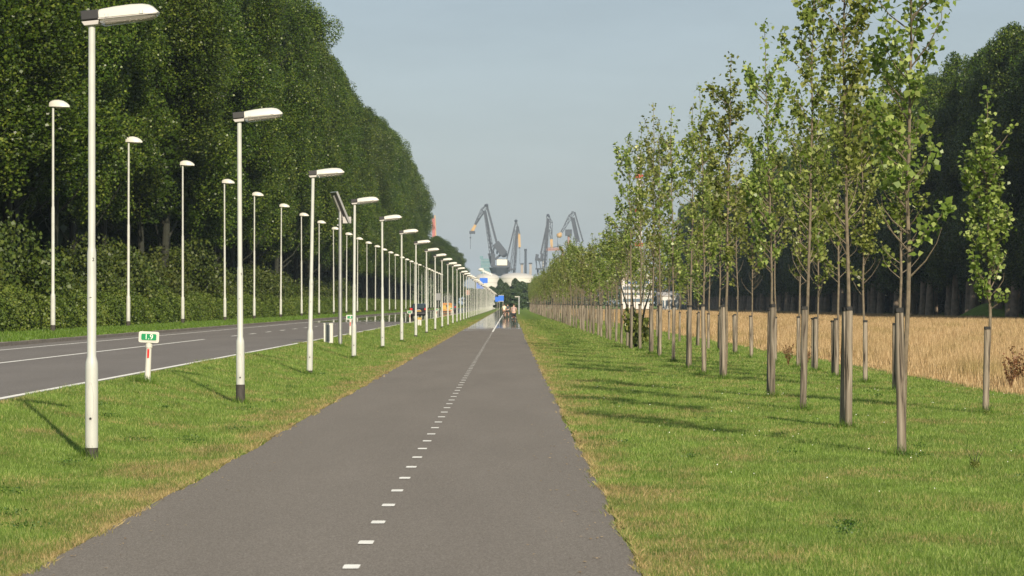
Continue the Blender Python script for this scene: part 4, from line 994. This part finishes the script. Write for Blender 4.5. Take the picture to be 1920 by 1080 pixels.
crane('large blue grey harbour crane with white machine house and yellow jib nose', (820, 940), [
    ('mast', c_dark, [('lat', 735, 700, 655, 215, 3.2, 1.6, 12), ('bar', 735, 700, 657, 215, 1.5)]),
    ('jib', c_dark, [('lat', 675, 150, 545, 370, 2.4, 1.2, 7), ('bar', 640, 235, 545, 372, 1.1), ('bar', 612, 190, 540, 355, .45), ('bar', 612, 190, 668, 150, .4), ('bar', 610, 190, 650, 235, .7)]),
    ('jib_nose', c_yel, [('bar', 550, 372, 510, 435, 1.8), ('bar', 535, 385, 495, 450, 1.0), ('bar', 548, 385, 520, 450, 1.0)]),
    ('pulley_block', c_dark, [('bar', 480, 455, 545, 455, 2.0), ('ball', 675, 150, 675, 150, 1.7)]),
    ('back_stay', c_dark, [('bar', 680, 165, 788, 570, 1.5)]),
    ('counterweight', c_dark, [('bar', 775, 575, 875, 700, 5.2), ('ball', 868, 700, 0, 0, 3.2), ('bar', 770, 580, 745, 700, .8), ('bar', 800, 590, 790, 700, 1.0)]),
    ('machine_house', c_white, [('box', 792, 762, 905, 825, 12)]),
    ('slewing_deck', c_dark, [('box', 722, 700, 770, 842, 9), ('box', 740, 826, 920, 850, 12), ('bar', 770, 760, 850, 690, 1.6), ('box', 905, 770, 930, 845, 6), ('bar', 700, 690, 735, 840, 1.6)]),
    ('pedestal', c_dark, [('cone', 820, 945, 820, 850, 5.0, 7.5), ('bar', 735, 925, 765, 850, 1.6), ('bar', 900, 925, 880, 850, 1.6), ('box', 730, 915, 900, 930, 10)]),
    ('hoist_cable', c_dark, [('bar', 492, 462, 492, 640, .28), ('bar', 492, 505, 492, 520, 1.0)])])
crane('slim harbour crane second from left with yellow jib seen edge on', (950, 930), [
    ('mast', c_dark, [('lat', 985, 910, 1022, 390, 1.8, 1.2, 12), ('bar', 985, 910, 1020, 390, .9)]),
    ('back_stay', c_dark, [('bar', 905, 740, 1005, 325, .95), ('ball', 1005, 325, 0, 0, 1.5), ('bar', 905, 740, 900, 900, .8)]),
    ('jib', c_dark, [('lat', 940, 900, 1000, 420, 1.4, 1.0, 12), ('bar', 1008, 330, 1035, 440, .8), ('lat', 1020, 390, 1040, 480, 1.6, 1.2, 4)]),
    ('jib_nose', c_yel, [('bar', 1040, 470, 1046, 620, 1.6)]), ('hoist_cable', c_dark, [('bar', 1048, 620, 1048, 810, .25), ('bar', 1035, 625, 1055, 625, 1.2)]),
    ('pedestal', c_dark, [('box', 900, 860, 1000, 880, 6), ('bar', 905, 930, 920, 870, 1), ('bar', 985, 930, 975, 870, 1), ('box', 918, 790, 945, 862, 5)])])
crane('blue grey harbour crane third from left with yellow nose hanging to the right', (1290, 930), [
    ('mast', c_dark, [('lat', 1325, 850, 1365, 300, 3.0, 1.5, 12), ('bar', 1325, 850, 1366, 300, 1.6), ('ball', 1365, 262, 0, 0, 1.5)]),
    ('back_stay', c_dark, [('bar', 1280, 700, 1365, 300, .8), ('bar', 1292, 705, 1345, 400, .5)]),
    ('jib', c_dark, [('lat', 1366, 270, 1403, 530, 2.2, 1.3, 8), ('bar', 1375, 275, 1415, 340, .5), ('bar', 1415, 340, 1410, 530, .45), ('bar', 1390, 350, 1418, 340, .6)]),
    ('jib_nose', c_yel, [('bar', 1394, 530, 1402, 620, .9), ('bar', 1412, 530, 1412, 620, .9), ('bar', 1400, 530, 1410, 625, .8)]),
    ('machine_house', c_dark, [('box', 1222, 740, 1275, 770, 8), ('bar', 1245, 700, 1235, 770, 2.2), ('bar', 1300, 690, 1290, 780, 2.0)]),
    ('ladder_tower', c_white, [('bar', 1308, 720, 1305, 860, .8)]),
    ('pedestal', c_dark, [('bar', 1230, 770, 1240, 860, .7), ('bar', 1262, 770, 1285, 860, .7), ('box', 1225, 855, 1330, 872, 8), ('bar', 1250, 872, 1250, 930, 1.2), ('bar', 1320, 872, 1320, 930, 1.6)])])
crane('rightmost harbour crane half behind the young trees with yellow jib tip', (1720, 930), [
    ('mast', c_dark, [('lat', 1760, 830, 1642, 290, 3.0, 2.2, 12), ('bar', 1700, 560, 1642, 290, 2.0)]),
    ('back_stay', c_dark, [('bar', 1665, 225, 1760, 560, 1.0)]),
    ('jib', c_dark, [('lat', 1655, 225, 1515, 455, 2.3, 1.2, 8), ('bar', 1598, 262, 1515, 445, .4), ('bar', 1598, 262, 1655, 225, .4), ('bar', 1598, 262, 1640, 300, .7)]),
    ('jib_nose', c_yel, [('ball', 1492, 488, 0, 0, 2.6), ('bar', 1512, 458, 1480, 510, 1.8)]),
    ('pedestal', c_dark, [('cone', 1760, 940, 1760, 830, 4, 5)]), ('hoist_cable', c_dark, [('bar', 1472, 510, 1472, 625, .25)])])
crane('red crane tip with yellow edge poking above the left trees', (80, 940), [
    ('mast', c_red, [('bar', 84, 900, 78, 300, 2.1), ('bar', 95, 430, 78, 290, 1.2)]), ('ladder', c_yel, [('bar', 118, 900, 92, 262, .8)]), ('mast_head', c_dark, [('bar', 76, 320, 66, 258, 1.6)])])
crane('low red gantry boom between the third and fourth cranes', (1430, 930), [
    ('boom', c_pink, [('lat', 1350, 645, 1530, 640, 1.8, 1.4, 10), ('bar', 1350, 648, 1530, 643, 1.0)]), ('boom_stay', c_dark, [('bar', 1365, 630, 1550, 600, .5), ('bar', 1475, 575, 1475, 640, .5)]), ('leg', c_pink, [('bar', 1530, 640, 1530, 930, 1.2)])])
def far_block(name, x0, y0, x1, y1, d, m, label, cat, depth=14, base_y=None):
    A = px(x0, y0, d); B = px(x1, y1, d); cx = (A.x + B.x) / 2; e = empty(name, (cx, d, 0), label, cat)
    mb = MB(); mb.box((A.x - cx, 0, 0), (B.x - cx, depth, A.z)); mb.build('wall', m, e); return e, A.x - cx, B.x - cx, A.z
teal = mat('teal_glass', (.10,.19,.22), .5, noise=.2, nscale=.3)
e, a, b, h = far_block('office_tower', 901.5, 485, 918.5, 520, 2600, teal, 'hazy teal office block left of the large crane', 'building')
mb = MB()
for k in range(9): mb.box((a-.2, -.3, h - 2 - k * 3.2), (b+.2, 0, h - 1.2 - k * 3.2))
mb.build('floor_bands', mat('pale_band', (.16,.24,.26), .6), e)
mb = MB(); mb.box((a+2, 2, h), (b-9, 10, h+2.5)); mb.build('roof_plant', teal, e)
brick = mat('tower_concrete', (.30,.26,.23), .8)
for x0, x1, yt, t in ((976.5, 981, 496, 'short pale brown silo block on the skyline between the cranes'), (992.5, 997, 495, 'short grey block right of the slim chimney on the skyline')):
    e, a, b, h = far_block('silo_block', x0, yt, x1, 520, 2300, brick, t, 'building', 8)
    mb = MB(); mb.box((a-.4, -.4, h), (b+.4, 8.4, h+1)); mb.build('roof', c_dark, e)
def chimney(x, yt, d, r, label, m, bands=None):
    c = px(x, yt, d); e = empty('chimney', (c.x, d, 0), label, 'chimney'); mb = MB(); H = c.z
    mb.lathe([(r*1.25, 0), (r, H*.5), (r*.85, H)], 16); mb.build('shaft', m, e, smooth=True)
    mb = MB(); mb.lathe([(r*1.05, H-1.5), (r*1.05, H+.2)], 16); mb.build('rim', c_dark, e); return e, H
chimney(985.5, 467, 2200, .95, 'slim dark chimney between the second and third cranes', c_dark)
e, H = chimney(1066, 432, 1900, .8, 'thin pale lattice tower with square head behind the fourth crane', c_pink)
mb = MB(); mb.box((-2.2, -2, H-3.5), (2.2, 2, H+.6)); mb.build('tower_head', c_dark, e)
tank_m = mat('tank_white', (.56,.54,.49), .6, noise=.06, nscale=.1)
roof_m = mat('tank_roof', (.44,.43,.40), .6)
for x0, x1, ye, yt, d, t in ((890, 936, 522, 513, 1500, 'left white storage tank with low domed roof under the large crane'), (936, 1003, 522, 512, 1470, 'right white storage tank with low domed roof'), (1000, 1060, 524, 516, 1560, 'white storage tank mostly behind the young poplars')):
    A = px(x0, ye, d); B = px(x1, yt, d); r = (B.x - A.x) / 2; e = empty('storage_tank', ((A.x + B.x) / 2, d + r, 0), t, 'storage tank', 'white storage tanks')
    mb = MB(); mb.lathe([(r, 0), (r, A.z)], 40); mb.build('wall', tank_m, e, smooth=True)
    mb = MB(); mb.lathe([(r*1.01, A.z), (r*1.01, A.z + .25)] + [(r * math.cos(k*.3), A.z + .25 + (B.z - A.z) * math.sin(k*.3)) for k in range(1, 5)] + [(.3, B.z + .25)], 40); mb.build('roof', roof_m, e, smooth=True)
    mb = MB()
    for k in range(7): mb.tube([(r*1.005*math.cos(a_), r*1.005*math.sin(a_), A.z*(k/7)) for a_ in [math.pi + j*math.pi/12 for j in range(13)]], .12, 4)
    mb.build('rail', roof_m, e)
# white banded building with tall mast-like tower behind the young trees
wb = mat('building_white', (.60,.58,.55), .6); win = mat('window_band', (.10,.14,.17), .25); tan = mat('tan_wall', (.36,.28,.22), .8)
D2 = 1000.
def blk(e, name, x0, y0, x1, y1, m, c, dep=12, fwd=0):
    A = px(x0, y0, D2) - c; B = px(x1, y1, D2) - c; mb = MB(); mb.box((A.x, -fwd, B.z), (B.x, dep, A.z)); return mb.build(name, m, e)
c = Vector((px(1195, 570, D2).x, D2, 0)); e = empty('office_building', tuple(c), 'white building with dark window bands and blue strip, seen through the young poplars', 'building')
blk(e, 'wall', 1166, 503, 1224, 579, wb, c, 14)
for k, (y0, y1) in enumerate(((508, 513), (519, 524), (537, 543), (549, 553), (560, 566))): blk(e, 'window_band', 1168, y0, 1222, y1, win if k != 1 else tan, c, 13, .15)
blk(e, 'blue_strip', 1172, 528, 1217, 531.5, M['blue'], c, 13, .2)
blk(e, 'roof', 1170, 499, 1220, 503, wb, c, 12); blk(e, 'tower_foot', 1184, 480, 1206, 499, wb, c, 8)
c = Vector((px(1198, 570, D2 + 20).x, D2 + 20, 0)); e2 = empty('tower', tuple(c), 'tall slender white tower rising behind the white banded building among poplar leaves', 'tower')
mb = MB(); mb.lathe([(1.6, 0), (1.2, 20), (.8, 54)], 14); mb.build('shaft', wb, e2, smooth=True)
mb = MB()
for z in (22, 34, 46): mb.lathe([(1.5, z), (1.5, z + 1.2)], 14)
mb.build('gallery', M['red'], e2)
for k, (x0, x1, y0, t, m) in enumerate(((1226, 1262, 556, 'low white shed right of the banded building', wb), (1262, 1304, 560, 'low tan shed behind the young poplars', tan), (1262, 1296, 553, 'second low white hall behind the tan shed', wb))):
    c = Vector((px((x0+x1)/2, 570, D2).x, D2 - 30 + k * 25, 0)); e = empty('shed', tuple(c), t, 'building'); w = (x1-x0) * D2 / F / 2; h = (579 - y0 - 9) * D2 / F + EYE
    mb = MB(); mb.box((-w, 0, 0), (w, 10, h)); mb.build('wall', m, e); mb = MB(); mb.loft([[(-w-.3, y, h), (w+.3, y, h), (w+.3, y, h + z)  , (-w-.3, y, h + z)] for y, z in ((-.3, .3), (5, 1.4), (10.3, .3))]); mb.build('roof', M['greyp'], e)
    mb = MB()
    for q in range(6): mb.box((-w + .5 + q * (2*w-1)/6, -.05, .3), (-w + .5 + (q + .6) * (2*w-1)/6, .01, h * .7))
    mb.build('window_band', win, e)
c = px(906, 507, 1350); e = empty('loading_arm', (c.x, 1350, 0), 'small white loading arm on a pole left of the tanks', 'machine')
mb = MB(); mb.tube([(0,0,0), (0,0,c.z)], .25, 8); mb.build('pole', M['alu'], e); mb = MB(); mb.ico((-1, 0, c.z + .4), 1.0, (1.4, 1, .7)); mb.bar((-1, 0, c.z + .2), (4.2, 0, c.z - 2), .8); mb.build('arm', wb, e)
# grassy mound by the right-hand trees
mb = MB(); cxm = (1850-955) * 330 / F; nn = 20; vs = []
for j in range(nn + 1):
    for i in range(nn + 1):
        u = i / nn * 2 - 1; v_ = j / nn * 2 - 1; rr_ = min(1, math.hypot(u, v_)); vs.append((cxm + u * 5 + 3, 345 + v_ * 14, -.05 + 2.0 * (math.cos(rr_ * math.pi) + 1) / 2))
mb.add(vs, [(j*(nn+1)+i, j*(nn+1)+i+1, (j+1)*(nn+1)+i+1, (j+1)*(nn+1)+i) for j in range(nn) for i in range(nn)])
tag(mb.build('mound', M['ground'], smooth=True), kind='structure')
# ------------------------------------------------------------------ haze
hm = bpy.data.materials.new('haze_air'); hm.use_nodes = True; nt = hm.node_tree; nt.nodes.remove(nt.nodes['Principled BSDF'])
pv = nt.nodes.new('ShaderNodeVolumePrincipled'); pv.inputs['Color'].default_value = (.62,.80,1,1); pv.inputs['Density'].default_value = .00007; pv.inputs['Anisotropy'].default_value = -0.1
nt.links.new(pv.outputs[0], nt.nodes['Material Output'].inputs['Volume'])
mb = MB(); mb.box((-3100, -160, -1.2), (3100, 6100, 85)); tag(mb.build('haze', hm), kind='stuff')
